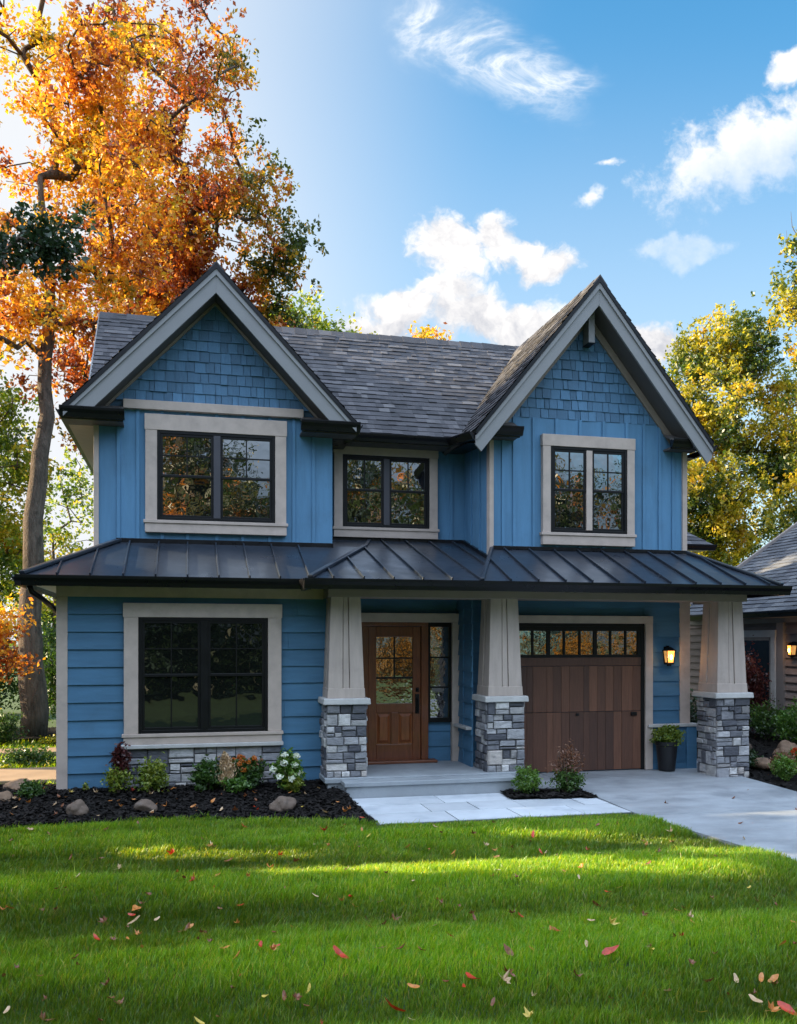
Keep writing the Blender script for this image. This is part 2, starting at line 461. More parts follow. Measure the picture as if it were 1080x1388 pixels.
def grassmat(name):
    m = bpy.data.materials.new(name)
    m.use_nodes = True
    t = NT(m.node_tree)
    t.n.clear()
    o = t.new('ShaderNodeOutputMaterial')
    co = t.new('ShaderNodeTexCoord').outputs['Object']
    sp = t.new('ShaderNodeSeparateXYZ')
    t.put(sp.inputs[0], co)
    g = t.new('ShaderNodeNewGeometry')
    big = t.noise(co, 0.9, 4, 0.6)
    c1 = t.ramp(g.outputs['Random Per Island'], [(0.0, (0.09, 0.24, 0.03)), (0.15, (0.10, 0.27, 0.010)), (0.45, (0.165, 0.37, 0.012)), (0.78, (0.27, 0.47, 0.02)), (0.93, (0.38, 0.48, 0.06)), (1.0, (0.58, 0.48, 0.19))])
    c2 = t.mix(t.lin(big, 0.3, 0.7, 0.0, 0.5), c1, (0.085, 0.22, 0.008))
    dry = t.smooth(t.noise(co, 1.7, 5, 0.7), 0.60, 0.76)
    c2 = t.mix(t.m('MULTIPLY', dry, 0.45), c2, (0.36, 0.36, 0.07))
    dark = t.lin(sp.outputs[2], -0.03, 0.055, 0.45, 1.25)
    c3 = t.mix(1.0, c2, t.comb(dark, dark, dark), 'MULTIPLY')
    df = t.new('ShaderNodeBsdfDiffuse')
    tr = t.new('ShaderNodeBsdfTranslucent')
    gl = t.new('ShaderNodeBsdfGlossy')
    gl.inputs['Roughness'].default_value = 0.4
    t.put(df.inputs[0], c3)
    t.put(tr.inputs[0], t.mix(1.0, c3, (2.0, 1.3, 0.35), 'MULTIPLY'))
    a = t.new('ShaderNodeMixShader')
    a.inputs[0].default_value = 0.6
    t.l.new(df.outputs[0], a.inputs[1])
    t.l.new(tr.outputs[0], a.inputs[2])
    b = t.new('ShaderNodeMixShader')
    b.inputs[0].default_value = 0.035
    t.l.new(a.outputs[0], b.inputs[1])
    t.l.new(gl.outputs[0], b.inputs[2])
    t.l.new(b.outputs[0], o.inputs[0])
    MATS[name] = m


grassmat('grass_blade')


def emis(name, c, s):
    m = bpy.data.materials.new(name)
    m.use_nodes = True
    b = m.node_tree.nodes['Principled BSDF']
    b.inputs['Base Color'].default_value = (*c, 1)
    b.inputs['Roughness'].default_value = 0.3
    t = NT(m.node_tree)
    co = t.new('ShaderNodeTexCoord').outputs['Object']
    f = t.lin(t.noise(co, 14, 3), 0.3, 0.7, 0.6, 1.2)
    t.put(b.inputs['Emission Color'], (*c, 1))
    t.put(b.inputs['Emission Strength'], t.m('MULTIPLY', f, s))
    MATS[name] = m


emis('lamp_glow', (1.0, 0.48, 0.13), 0.6)
emis('bulb_glow', (1.0, 0.74, 0.36), 4.5)


# ------------------------------------------------------------------ objects
def tag(o, label=None, cat=None, group=None, kind=None):
    if label:
        o['label'] = label
    if cat:
        o['category'] = cat
    if group:
        o['group'] = group
    if kind:
        o['kind'] = kind
    return o


def root(name, label, cat, loc, group=None):
    o = bpy.data.objects.new(name, None)
    col.objects.link(o)
    o.location = loc
    o.empty_display_size = 0.2
    return tag(o, label, cat, group)


def world_loc(o):
    v = Vector(o.location)
    return v


def link(name, me, m, parent=None):
    if m and not me.materials:
        me.materials.append(MATS[m])
    o = bpy.data.objects.new(name, me)
    col.objects.link(o)
    if parent:
        o.parent = parent
        p = parent
        while p.parent:
            p = p.parent
        # geometry is written in world coordinates: undo the root's offset once
        if parent.parent is None:
            o.matrix_parent_inverse = Matrix.Translation(-Vector(p.location))
    return o


def smooth_shade(me):
    me.polygons.foreach_set('use_smooth', [True] * len(me.polygons))


class MB:
    def __init__(s):
        s.v = []
        s.f = []

    def poly(s, pts):
        i = len(s.v)
        s.v += [tuple(p) for p in pts]
        s.f.append(list(range(i, i + len(pts))))

    def hexa(s, a):
        """eight corners: 0-3 ring, 4-7 ring"""
        i = len(s.v)
        s.v += [tuple(p) for p in a]
        for q in ((3, 2, 1, 0), (4, 5, 6, 7), (0, 1, 5, 4), (1, 2, 6, 5), (2, 3, 7, 6), (3, 0, 4, 7)):
            s.f.append([i + k for k in q])

    def box(s, x0, x1, y0, y1, z0, z1):
        s.hexa([(x0, y0, z0), (x1, y0, z0), (x1, y1, z0), (x0, y1, z0), (x0, y0, z1), (x1, y0, z1), (x1, y1, z1), (x0, y1, z1)])

    def prism(s, pts, vec):
        n = len(pts)
        i = len(s.v)
        vec = Vector(vec)
        s.v += [tuple(p) for p in pts] + [tuple(Vector(p) + vec) for p in pts]
        s.f.append([i + k for k in range(n)][::-1])
        s.f.append([i + n + k for k in range(n)])
        for k in range(n):
            s.f.append([i + k, i + (k + 1) % n, i + n + (k + 1) % n, i + n + k])

    def bar(s, p, q, wd, h, up=(0, 0, 1)):
        """bar p..q: wd across, h along up, p-q runs along the middle of its base"""
        p, q = Vector(p), Vector(q)
        dv = (q - p).normalized()
        up = Vector(up)
        sx = dv.cross(up).normalized() * (wd / 2)
        u = sx.cross(dv).normalized() * h
        if u.dot(up) < 0:
            u = -u
        s.hexa([p - sx, p + sx, q + sx, q - sx, p - sx + u, p + sx + u, q + sx + u, q - sx + u])

    def tube(s, pts, rad, n=8):
        pts = [Vector(p) for p in pts]
        i0 = len(s.v)
        prev = None
        for k, p in enumerate(pts):
            dv = (pts[min(k + 1, len(pts) - 1)] - pts[max(k - 1, 0)])
            dv = dv.normalized() if dv.length > 1e-9 else Vector((0, 0, 1))
            if prev is None:
                a = dv.orthogonal().normalized()
            else:
                a = prev - dv * prev.dot(dv)
                a = a.normalized() if a.length > 1e-6 else dv.orthogonal().normalized()
            prev = a
            b = dv.cross(a)
            r = rad[k] if hasattr(rad, '__len__') else rad
            for j in range(n):
                t = 2 * math.pi * j / n
                s.v.append(tuple(p + a * (math.cos(t) * r) + b * (math.sin(t) * r)))
        for k in range(len(pts) - 1):
            for j in range(n):
                s.f.append([i0 + k * n + j, i0 + k * n + (j + 1) % n, i0 + (k + 1) * n + (j + 1) % n, i0 + (k + 1) * n + j])
        s.f.append([i0 + j for j in range(n)][::-1])
        e = i0 + (len(pts) - 1) * n
        s.f.append([e + j for j in range(n)])

    def lathe(s, cx, cy, prof, n=20):
        i0 = len(s.v)
        for r, z in prof:
            for j in range(n):
                t = 2 * math.pi * j / n
                s.v.append((cx + r * math.cos(t), cy + r * math.sin(t), z))
        for k in range(len(prof) - 1):
            for j in range(n):
                s.f.append([i0 + k * n + j, i0 + k * n + (j + 1) % n, i0 + (k + 1) * n + (j + 1) % n, i0 + (k + 1) * n + j])
        s.f.append([i0 + j for j in range(n)][::-1])
        e = i0 + (len(prof) - 1) * n
        s.f.append([e + j for j in range(n)])

    def build(s, name, m, parent=None, bevel=0.0, smooth=False, clip=None, normals=True):
        me = bpy.data.meshes.new(name)
        me.from_pydata(s.v, [], s.f)
        if clip or normals:
            bm = bmesh.new()
            bm.from_mesh(me)
            for co, no in (clip or []):
                geo = bm.verts[:] + bm.edges[:] + bm.faces[:]
                bmesh.ops.bisect_plane(bm, geom=geo, plane_co=co, plane_no=no, clear_outer=True)
            if normals:
                bmesh.ops.recalc_face_normals(bm, faces=bm.faces[:])
            bm.to_mesh(me)
            bm.free()
        me.update()
        if smooth:
            smooth_shade(me)
        o = link(name, me, m, parent)
        if bevel:
            bv = o.modifiers.new('bevel', 'BEVEL')
            bv.width = bevel
            bv.segments = 2
            bv.limit_method = 'ANGLE'
            bv.angle_limit = R(40)
        return o


def box(name, m, parent, dims, bevel=0.004):
    b = MB()
    b.box(*dims)
    return b.build(name, m, parent, bevel)


def np_mesh(name, verts, faces_n, loops, smooth=False):
    """verts (n,3); faces_n = corner counts; loops = vertex indices"""
    me = bpy.data.meshes.new(name)
    me.vertices.add(len(verts))
    me.vertices.foreach_set('co', np.asarray(verts, np.float32).ravel())
    loops = np.asarray(loops, np.int32).ravel()
    me.loops.add(len(loops))
    me.loops.foreach_set('vertex_index', loops)
    faces_n = np.asarray(faces_n, np.int32)
    me.polygons.add(len(faces_n))
    st = np.concatenate([[0], np.cumsum(faces_n)[:-1]]).astype(np.int32)
    me.polygons.foreach_set('loop_start', st)
    try:
        me.polygons.foreach_set('loop_total', faces_n)
    except Exception:
        pass
    me.update(calc_edges=True)
    me.validate()
    return me


# ------------------------------------------------------------------ the house
H = root('blue_house', 'two storey blue craftsman house with twin gables, metal porch roof and stone columns', 'house', (3.1, 14.0, 0))


jr = random.Random(55)


def lap(x0, x1, Y, z0, z1, name='lap_siding', m='blue_lap', expo=0.235, parent=None, side=None, thick=0.030):
    """lap boards facing -Y, or facing -X when side is a wall position"""
    b = MB()
    z = z0
    while z < z1 - 0.01:
        e = min(z + expo, z1)
        t0, t1 = thick, 0.006
        if side is None:
            cuts = [x0]
            xx = x0 + jr.uniform(.6, 3.2)
            while xx < x1 - .3:
                cuts.append(xx)
                xx += jr.uniform(1.8, 3.2)
            cuts.append(x1)
            for ca, cb in zip(cuts[:-1], cuts[1:]):
                ca, cb = ca + (.0015 if ca > x0 else 0), cb - (.0015 if cb < x1 else 0)
                q = t0 + jr.uniform(-.003, .003)
                w_ = jr.uniform(-.0025, .0025)
                b.hexa([(ca, Y - q, z + w_), (cb, Y - q, z - w_), (cb, Y, z), (ca, Y, z), (ca, Y - t1, e), (cb, Y - t1, e), (cb, Y, e), (ca, Y, e)])
        else:
            b.hexa([(side - t0, x0, z), (side - t0, x1, z), (side, x1, z), (side, x0, z), (side - t1, x0, e), (side - t1, x1, e), (side, x1, e), (side, x0, e)])
        z = e
    return b.build(name, m, parent or H)


def window(x0, x1, z0, z1, Y, grid_up=(2, 2), grid_low=(1, 1), gl='glass_upper', units=2, cs=0.17, head=0.17, sill=0.17, mull='mullion', split=0.5, parent=None):
    """x0..z1 is the outside of the black frame"""
    P = parent or H
    YB = Y
    Y = Y - .034
    fw = 0.045
    b = MB()
    ya, yb = Y - 0.062, YB
    b.box(x0, x0 + fw, ya, yb, z0, z1)
    b.box(x1 - fw, x1, ya, yb, z0, z1)
    b.box(x0 + fw, x1 - fw, ya, yb, z1 - fw, z1)
    b.box(x0 + fw, x1 - fw, ya, yb, z0, z0 + fw)
    win = b.build('window', 'black_frame', P, 0.004)
    mw = 0.10 if units == 2 else 0
    inner0, inner1 = x0 + fw, x1 - fw
    if units == 2:
        mid = (x0 + x1) / 2
        box('mullion', mull, win, (mid - mw / 2, mid + mw / 2, Y - 0.068, yb, z0 + fw, z1 - fw))
        spans = [(inner0, mid - mw / 2), (mid + mw / 2, inner1)]
    else:
        spans = [(inner0, inner1)]
    zm = z0 + (z1 - z0) * split
    for a, c in spans:
        for (s0, s1, yy, g) in ((zm - 0.02, z1 - fw, Y - 0.052, grid_up), (z0 + fw, zm + 0.02, Y - 0.042, grid_low)):
            r = 0.036
            s = MB()
            s.box(a, a + r, yy, yy + 0.03, s0, s1)
            s.box(c - r, c, yy, yy + 0.03, s0, s1)
            s.box(a + r, c - r, yy, yy + 0.03, s1 - r, s1)
            s.box(a + r, c - r, yy, yy + 0.03, s0, s0 + r)
            s.build('sash', 'black_frame', win, 0.003)
            p = MB()
            p.poly([(a + r - .004, yy + 0.016, s0 + r - .004), (c - r + .004, yy + 0.016, s0 + r - .004), (c - r + .004, yy + 0.016, s1 - r + .004), (a + r - .004, yy + 0.016, s1 - r + .004)])
            p.build('pane', gl, win, normals=False)
            if g != (1, 1):
                q = MB()
                for i in range(1, g[0]):
                    xx = a + r + (c - a - 2 * r) * i / g[0]
                    q.box(xx - .009, xx + .009, yy + .004, yy + .015, s0 + r, s1 - r)
                for j in range(1, g[1]):
                    zz = s0 + r + (s1 - s0 - 2 * r) * j / g[1]
                    q.box(a + r, c - r, yy + .006, yy + .0145, zz - .009, zz + .009)
                q.build('muntin', 'black_frame', win)
    k = MB()
    k.box(x0 - cs, x0, Y - 0.070, YB, z0, z1)
    k.box(x1, x1 + cs, Y - 0.070, YB, z0, z1)
    k.box(x0 - cs - .01, x1 + cs + .01, Y - 0.076, YB, z1, z1 + head)
    k.build('casing', 'taupe_trim', win, 0.005)
    k = MB()
    k.box(x0 - cs - .025, x1 + cs + .025, Y - 0.09, YB, z0 - .045, z0)
    k.box(x0 - cs - .005, x1 + cs + .005, Y - 0.073, YB, z0 - sill, z0 - .045)
    k.build('sill', 'taupe_trim', win, 0.005)
    return win


def ledge(b, o, u, v, n, wd, ht, rng, hmin=.06, hmax=.15, wmin=.10, wmax=.34):
    """irregular ledge stones over a rectangle: o corner, u along, v up, n outward"""
    o, u, v, n = Vector(o), Vector(u), Vector(v), Vector(n)

    def stone(a0, a1, b0, b1):
        g = rng.uniform(.003, .009)
        dp = rng.uniform(.022, .055)
        j = lambda: rng.uniform(-.010, .010)
        c = [(a0 + g, b0 + g), (a1 - g, b0 + g), (a1 - g, b1 - g), (a0 + g, b1 - g)]
        ins = 0.011
        f = [(a0 + g + ins + j(), b0 + g + ins + j()), (a1 - g - ins + j(), b0 + g + ins + j()), (a1 - g - ins + j(), b1 - g - ins + j()), (a0 + g + ins + j(), b1 - g - ins + j())]
        i = len(b.v)
        for (p, q) in c:
            b.v.append(tuple(o + u * p + v * q - n * .01))
        for (p, q) in c:
            b.v.append(tuple(o + u * p + v * q + n * dp * .72))
        for (p, q) in f:
            b.v.append(tuple(o + u * p + v * q + n * (dp + rng.uniform(-.006, .006))))
        for base in (0, 4):
            for k in range(4):
                k2 = (k + 1) % 4
                b.f.append([i + base + k, i + base + k2, i + base + 4 + k2, i + base + 4 + k])
        b.f.append([i + 8, i + 9, i + 10, i + 11])
    z = 0
    while z < ht - 0.001:
        h = rng.uniform(hmin, hmax)
        if ht - z - h < hmin:
            h = ht - z
            if h > hmax * 1.3:
                h /= 2
        x = 0
        while x < wd - 0.001:
            ww = rng.uniform(wmin, wmax)
            if wd - x - ww < wmin:
                ww = wd - x
            if h > .13 and rng.random() < .66:
                s = h * rng.uniform(.30, .70)
                stone(x, x + ww, z, z + s)
                if ww > .2 and rng.random() < .5:
                    m_ = ww * rng.uniform(.35, .65)
                    stone(x, x + m_, z + s, z + h)
                    stone(x + m_, x + ww, z + s, z + h)
                else:
                    stone(x, x + ww, z + s, z + h)
            else:
                stone(x, x + ww, z, z + h)
            x += ww
        z += h


def shingles(b, o, u, v, W, Hh, rng, expo=.14, wmin=.14, wmax=.36, t0=.012, t1=.026, gap=.0, jit=0.0):
    """overlapping tabs over a plane: o bottom corner, u along the course, v up the slope"""
    o, u, v = Vector(o), Vector(u).normalized(), Vector(v).normalized()
    n = u.cross(v).normalized()
    z = 0.0
    while z < Hh:
        x = -rng.uniform(0, wmax)
        while x < W:
            ww = rng.uniform(wmin, wmax)
            t = rng.uniform(t0, t1)
            zb = z + (rng.uniform(-jit, jit) if jit else 0)
            a, c = x + gap / 2, x + ww - gap / 2
            i = len(b.v)
            top = z + expo * 1.12
            tt = 0.004
            for (p, q, h) in ((a, zb, t), (c, zb, t), (c, top, tt), (a, top, tt), (a, zb, 0), (c, zb, 0)):
                b.v.append(tuple(o + u * p + v * q + n * h))
            b.f.append([i, i + 1, i + 2, i + 3])
            b.f.append([i + 4, i + 5, i + 1, i])
            b.f.append([i + 4, i, i + 3])
            b.f.append([i + 1, i + 5, i + 2])
            x += ww
        z += expo


def gutter(b, p, q, outv, zt=0.0, wd=.11, ht=.12):
    p, q, o = Vector(p), Vector(q), Vector(outv)
    prof = [(0, -ht), (wd * .55, -ht), (wd * .72, -ht * .62), (wd * .95, -ht * .30), (wd, -ht * .08), (wd, 0), (wd * .9, 0), (wd * .86, -ht * .2), (0, -ht * .2)]
    b.prism([p + o * a + Vector((0, 0, z + zt)) for a, z in prof], q - p)


# ---- wall bodies
b = MB()
b.box(-1.65, 1.90, 12.403, 20, 0, 2.95)
b.box(1.90, 4.10, 13.253, 20, 0, 3.4)
b.box(4.10, 7.89, 12.903, 20, 0, 3.3)
b.box(-1.28, 2.15, 13.403, 20, 2.95, 5.62)
b.box(2.15, 4.53, 14.203, 20, 3.4, 5.6)
b.box(4.53, 7.83, 12.903, 20, 3.3, 5.42)
b.build('wall', 'blue_wall', H)
b = MB()
b.prism([(-1.28, 13.403, 5.62), (2.10, 13.403, 5.62), (0.40, 13.403, 7.40)], (0, 2.6, 0))
b.build('gable_wall', 'blue_wall', H)
b = MB()
b.prism([(4.53, 12.903, 5.42), (7.83, 12.903, 5.42), (6.12, 12.903, 7.52)], (0, 2.6, 0))
b.build('gable_wall', 'blue_wall', H)

# ---- lower siding
lap(-1.55, 1.90, 12.40, 0.12, 2.72)
lap(1.90, 4.10, 13.25, 0.25, 2.9)
lap(4.1, 7.89, 12.90, 0.06, 2.9)
lap(12.46, 13.25, 0, 0.25, 2.86, side=4.1)
lap(12.43, 19.9, 0, 0.1, 2.9, side=-1.65)

# corner boards, friezes
b = MB()
b.box(-1.68, -1.54, 12.365, 12.50, 0.08, 2.70)
b.box(-1.68, 1.86, 12.36, 12.42, 2.70, 2.86)
b.build('corner_board', 'taupe_trim', H, 0.004)
b = MB()
b.box(7.74, 7.92, 12.86, 13.0, 0.78, 2.74)
b.build('corner_board', 'taupe_trim', H, 0.004)
b = MB()
b.box(4.07, 4.21, 12.86, 12.93, 0.25, 2.74)
b.build('corner_board', 'blue_lap', H, 0.004)
# knee panels beside the garage door and beside the entry
b = MB()
b.box(7.18, 7.93, 12.80, 12.9, 0.06, 0.74)
b.box(7.18, 7.96, 12.78, 12.9, 0.06, 0.16)
b.box(7.80, 7.98, 12.76, 13.0, 0.05, 0.74)
b.build('knee_panel', 'blue_lap', H, 0.005)
box('panel_cap', 'cap_stone', H, (7.12, 8.02, 12.74, 12.95, 0.74, 0.785), 0.008)
box('panel_cap', 'cap_stone', H, (3.99, 4.10, 12.47, 13.1, 0.80, 0.84), 0.006)

# ---- stone below the ground floor window
rng = random.Random(11)
b = MB()
ledge(b, (-0.83, 12.36, 0.05), (1, 0, 0), (0, 0, 1), (0, -1, 0), 2.09, 0.62, rng, .10, .21, .12, .40)
sb = b.build('stone_veneer', 'ledge_stone', H)
box('mortar_bed', 'mortar', sb, (-0.83, 1.26, 12.355, 12.40, 0.05, 0.67), 0)
box('ledge_cap', 'cap_stone', H, (-0.86, 1.29, 12.27, 12.40, 0.67, 0.725), 0.01)

# ---- windows
window(-0.64, 1.08, 0.87, 2.43, 12.40, (2, 2), (2, 1), 'glass_lower', mull='black_frame', cs=.185, head=.19, sill=.145)
window(-0.43, 1.275, 3.87, 5.175, 13.40, (2, 2), (1, 1), 'glass_upper', cs=.165, head=.23, sill=.18)
window(2.435, 3.887, 3.96, 5.13, 14.20, (2, 1), (1, 1), 'glass_upper', cs=.14, head=.15, sill=.165, split=.52)
window(5.476, 6.774, 3.80, 5.14, 12.90, (2, 2), (1, 1), 'glass_upper', cs=.13, head=.18, sill=.19, mull='taupe_trim')


# ---- upper board and batten
def battens(x0, x1, Y, z0, z1, xs, hole, name='board_and_batten'):
    b = MB()
    edges = [x0] + sorted(xs) + [x1]
    for a, c in zip(edges[:-1], edges[1:]):
        b.box(a, c, Y - .018, Y, z0, z1)
    for x in xs:
        if hole and hole[0] < x < hole[1]:
            b.box(x - .024, x + .024, Y - .042, Y - .019, z0, hole[2])
            if hole[3] < z1:
                b.box(x - .024, x + .024, Y - .042, Y - .019, hole[3], z1)
        else:
            b.box(x - .024, x + .024, Y - .042, Y - .019, z0, z1)
    return b.build(name, 'blue_board', H, 0.002)


battens(-1.28, 2.15, 13.40, 3.20, 5.47, [-.97, -.70, -.36, 0, .42, .8, 1.2, 1.56, 1.86], (-.6, 1.45, 3.7, 5.41))
battens(2.15, 4.53, 14.20, 3.60, 5.30, [2.5, 2.9, 3.3, 3.7, 4.28], (2.29, 4.04, 3.8, 5.29))
battens(4.53, 7.83, 12.90, 3.25, 5.58, [4.72, 4.90, 5.22, 5.6, 6.0, 6.4, 6.8, 7.10, 7.38, 7.62], (5.34, 6.91, 3.61, 5.33))
b = MB()
for a, c in ((12.92, 13.35), (13.35, 13.78), (13.78, 14.2)):
    b.box(4.512, 4.53, a, c, 3.3, 5.30)
for y in (13.35, 13.78):
    b.box(4.488, 4.511, y - .022, y + .022, 3.3, 5.30)
b.build('board_and_batten', 'blue_board', H, 0.002)
b = MB()
b.box(-1.298, -1.28, 13.4, 19.9, 3.0, 5.9)
b.build('side_siding', 'blue_board', H)
b = MB()
b.box(-1.31, -1.24, 13.35, 13.47, 3.1, 5.30)
b.build('corner_board', 'taupe_trim', H, 0.004)
b = MB()
b.box(1.98, 2.17, 13.345, 13.42, 5.22, 5.40)
b.build('frieze_block', 'beam_trim', H, 0.004)
b = MB()
b.box(-1.30, -0.98, 13.345, 13.42, 5.22, 5.36)
b.build('frieze_block', 'beam_trim', H, 0.004)
b = MB()
b.box(4.49, 4.56, 12.845, 12.98, 3.4, 5.28)
b.box(4.495, 4.74, 12.85, 12.92, 5.20, 5.32)
b.build('corner_board', 'taupe_trim', H, 0.004)
b = MB()
b.box(7.78, 7.86, 12.845, 12.98, 3.3, 5.28)
b.build('corner_board', 'taupe_trim', H, 0.004)
box('band_board', 'taupe_trim', H, (-0.90, 1.70, 13.30, 13.40, 5.47, 5.60), 0.006)
box('frieze', 'beam_trim', H, (2.17, 4.52, 14.13, 14.2, 5.29, 5.42), 0.004)
b = MB()
b.box(4.47, 4.52, 12.93, 14.13, 5.27, 5.36)
b.build('frieze', 'beam_trim', H, 0.003)
# flashing where the metal roof meets the walls
b = MB()
b.box(-1.0, 2.16, 13.34, 13.4, 3.53, 3.60)
b.box(2.15, 4.53, 14.14, 14.2, 3.74, 3.80)
b.box(4.55, 7.86, 12.84, 12.9, 3.52, 3.575)
b.bar((4.49, 12.9, 3.36), (4.49, 14.16, 3.74), .05, .06)
b.build('flashing', 'black_gutter', H, 0.003)

# ---- gables
LG = dict(x0=-1.67, xc=0.40, x1=2.44, ze=5.36, zp=7.52, y0=12.95)
RG = dict(x0=4.14, xc=6.12, x1=8.06, ze=5.235, zp=7.67, y0=12.45)


def gable(G, yb_left, yb_right, yb_ridge, ywall, flat_cut, shake_z0, shake_x, seed, fw):
    rng = random.Random(seed)
    y0 = G['y0']
    P0, PC, P1 = Vector((G['x0'], y0, G['ze'])), Vector((G['xc'], y0, G['zp'])), Vector((G['x1'], y0, G['ze']))
    # deck slabs under the shingles
    b = MB()
    for P, yb in ((P0, yb_left), (P1, yb_right)):
        sl = (PC - P)
        nn = Vector((-sl.z, 0, sl.x)).normalized()
        if nn.z < 0:
            nn = -nn
        e = nn * .05
        b.hexa([P - e, Vector((P.x, yb, P.z)) - e, Vector((PC.x, yb_ridge, PC.z)) - e, PC - e,
                P - nn * .004, Vector((P.x, yb, P.z)) - nn * .004, Vector((PC.x, yb_ridge, PC.z)) - nn * .004, PC - nn * .004])
    rf = b.build('roof', 'soffit_dark', H)
    # shingles, left slope courses run along y
    for P, yb, sgn in ((P0, yb_left, 1), (P1, yb_right, -1)):
        sl = (PC - P)
        b = MB()
        if sgn > 0:
            shingles(b, (P.x, yb, P.z), (0, -1, 0), sl, yb - y0 + .04, sl.length, rng, .135, .08, .26)
        else:
            shingles(b, (P.x, y0 - .03, P.z), (0, 1, 0), sl, yb - y0, sl.length, rng, .135, .08, .26)
        b.build('shingles', 'roof_shingle', rf, clip=[((0, y0 - .03, 0), (0, -1, 0)), ((0, max(yb, yb_ridge), 0), (0, 1, 0)), ((PC.x, 0, 0), (sgn, 0, 0))])
    b = MB()
    sg = (PC.z - P0.z) / (PC.x - P0.x)
    yy = y0 - .035
    while yy < yb_ridge:
        h = rng.uniform(.016, .03)
        b.prism([(PC.x - .12, yy, PC.z - .12 * sg + h), (PC.x, yy, PC.z + h + .01), (PC.x + .12, yy, PC.z - .12 * sg + h),
                 (PC.x + .12, yy, PC.z - .12 * sg), (PC.x, yy, PC.z - .01), (PC.x - .12, yy, PC.z - .12 * sg)], (0, .235, -.008))
        yy += .225
    b.build('ridge_cap', 'roof_shingle', rf)
    # rake boards: a wide one and a thin one above, proud of it
    for P in (P0, P1):
        sl = (PC - P).normalized()
        nn = Vector((-sl.z, 0, sl.x))
        if nn.z < 0:
            nn = -nn
        k = 1 / abs(nn.z)
        b = MB()
        off = .052
        A, C = P - Vector((0, 0, off * k)), PC - Vector((0, 0, off * k))
        dn = Vector((0, 0, -fw * k))
        if flat_cut:
            b.prism([A, C, C + dn, A + sl * (fw * k / sl.z) + dn], (0, .04, 0))
        else:
            b.prism([A, C, C + dn, A + sl * (fw * .62) + dn, A + Vector((0, 0, -fw * .42 * k))], (0, .04, 0))
        b.build('rake_board', 'rake_trim', H, 0.004)
        b = MB()
        d2 = Vector((0, 0, -.062 * k))
        y1 = Vector((0, -.022, 0))
        b.prism([A + y1, C + y1, C + d2 + y1, A + d2 * .8 + y1], (0, .02, 0))
        b.build('rake_moulding', 'rake_trim', H, 0.003)
        b = MB()
        e0 = Vector((0, -.035, 0))
        b.prism([P + e0 - nn * .002, PC + e0 - nn * .002, C + e0, A + e0], (0, .03, 0))
        b.build('drip_edge', 'black_gutter', H)
        # sloping soffit and a frieze along the wall
        b = MB()
        s0 = Vector((0, .042, -off * k - fw * k + .045))
        A2, C2 = P + s0 + (PC - P) * .135, PC + s0
        dd = Vector((0, ywall - y0 - .045, 0))
        b.hexa([A2, C2, C2 + dd, A2 + dd, A2 + Vector((0, 0, -.02)), C2 + Vector((0, 0, -.02)), C2 + dd + Vector((0, 0, -.02)), A2 + dd + Vector((0, 0, -.02))])
        b.build('rake_soffit', 'soffit_dark', H)
        b = MB()
        f0 = Vector((0, ywall - y0 - .055, -off * k - fw * k + .02))
        A3, C3 = P + f0 + (PC - P) * .20, PC + f0
        dz = Vector((0, 0, -(.035 if flat_cut else .10) * k))
        b.prism([A3, C3, C3 + dz, A3 + dz], (0, .05, 0))
        b.build('rake_frieze', 'beam_trim', H, 0.003)
    # shakes
    b = MB()
    shingles(b, (shake_x[0], ywall - .004, shake_z0), (1, 0, 0), (0, 0, 1), shake_x[1] - shake_x[0], G['zp'] - shake_z0, rng, .157, .075, .19, .014, .030, .008, .006)
    sl0, sl1 = (PC - P0), (PC - P1)
    n0 = Vector((-sl0.z, 0, sl0.x)).normalized()
    n1 = Vector((sl1.z, 0, -sl1.x)).normalized()
    dn = Vector((0, 0, -.10))
    b.build('shingle_siding', 'blue_shake', H, clip=[(P0 + dn, n0), (P1 + dn, n1), ((shake_x[0], 0, 0), (-1, 0, 0)), ((shake_x[1], 0, 0), (1, 0, 0))])
    return rf


gable(LG, 17.5, 15.2, 16.0, 13.40, True, 5.60, (-1.25, 2.12), 3, .235)
gable(RG, 15.2, 17.5, 16.0, 12.90, False, 5.58, (4.56, 7.80), 4, .215)
# short post hanging in the right gable peak
box('gable_post', 'rake_trim', H, (6.045, 6.15, 12.66, 12.87, 6.74, 7.40), 0.006)
b = MB()
b.box(6.04, 6.155, 12.65, 12.875, 6.728, 6.74)
b.build('post_cap', 'black_frame', H, 0.002)


# boxed eave returns with their gutters
def eave_return(x0, x1, y0, y1, zb, zt):
    b = MB()
    b.box(x0 + .03, x1 - .03, y0 + .12, y1, zb, zb + .03)
    b.prism([(x0 + .03, y0 + .10, zt - .03), (x1 - .03, y0 + .10, zt - .03), (x1 - .03, y1 - .01, zt + .12), (x0 + .03, y1 - .01, zt + .12)], (0, 0, .03))
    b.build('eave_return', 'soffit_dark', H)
    b = MB()
    gutter(b, (x0, y0 + .12, zt), (x1, y0 + .12, zt), (0, -1, 0), wd=.12, ht=zt - zb - .01)
    b.box(x0 + .02, x1 - .02, y0 + .121, y0 + .15, zb - .005, zt)
    b.build('gutter', 'black_gutter', H)


eave_return(-1.72, -0.86, 12.90, 13.40, 5.205, 5.36)
eave_return(1.62, 2.50, 12.90, 13.40, 5.205, 5.36)
eave_return(4.40, 4.92, 12.50, 12.90, 5.20, 5.34)
eave_return(7.42, 7.98, 12.50, 12.90, 5.16, 5.30)
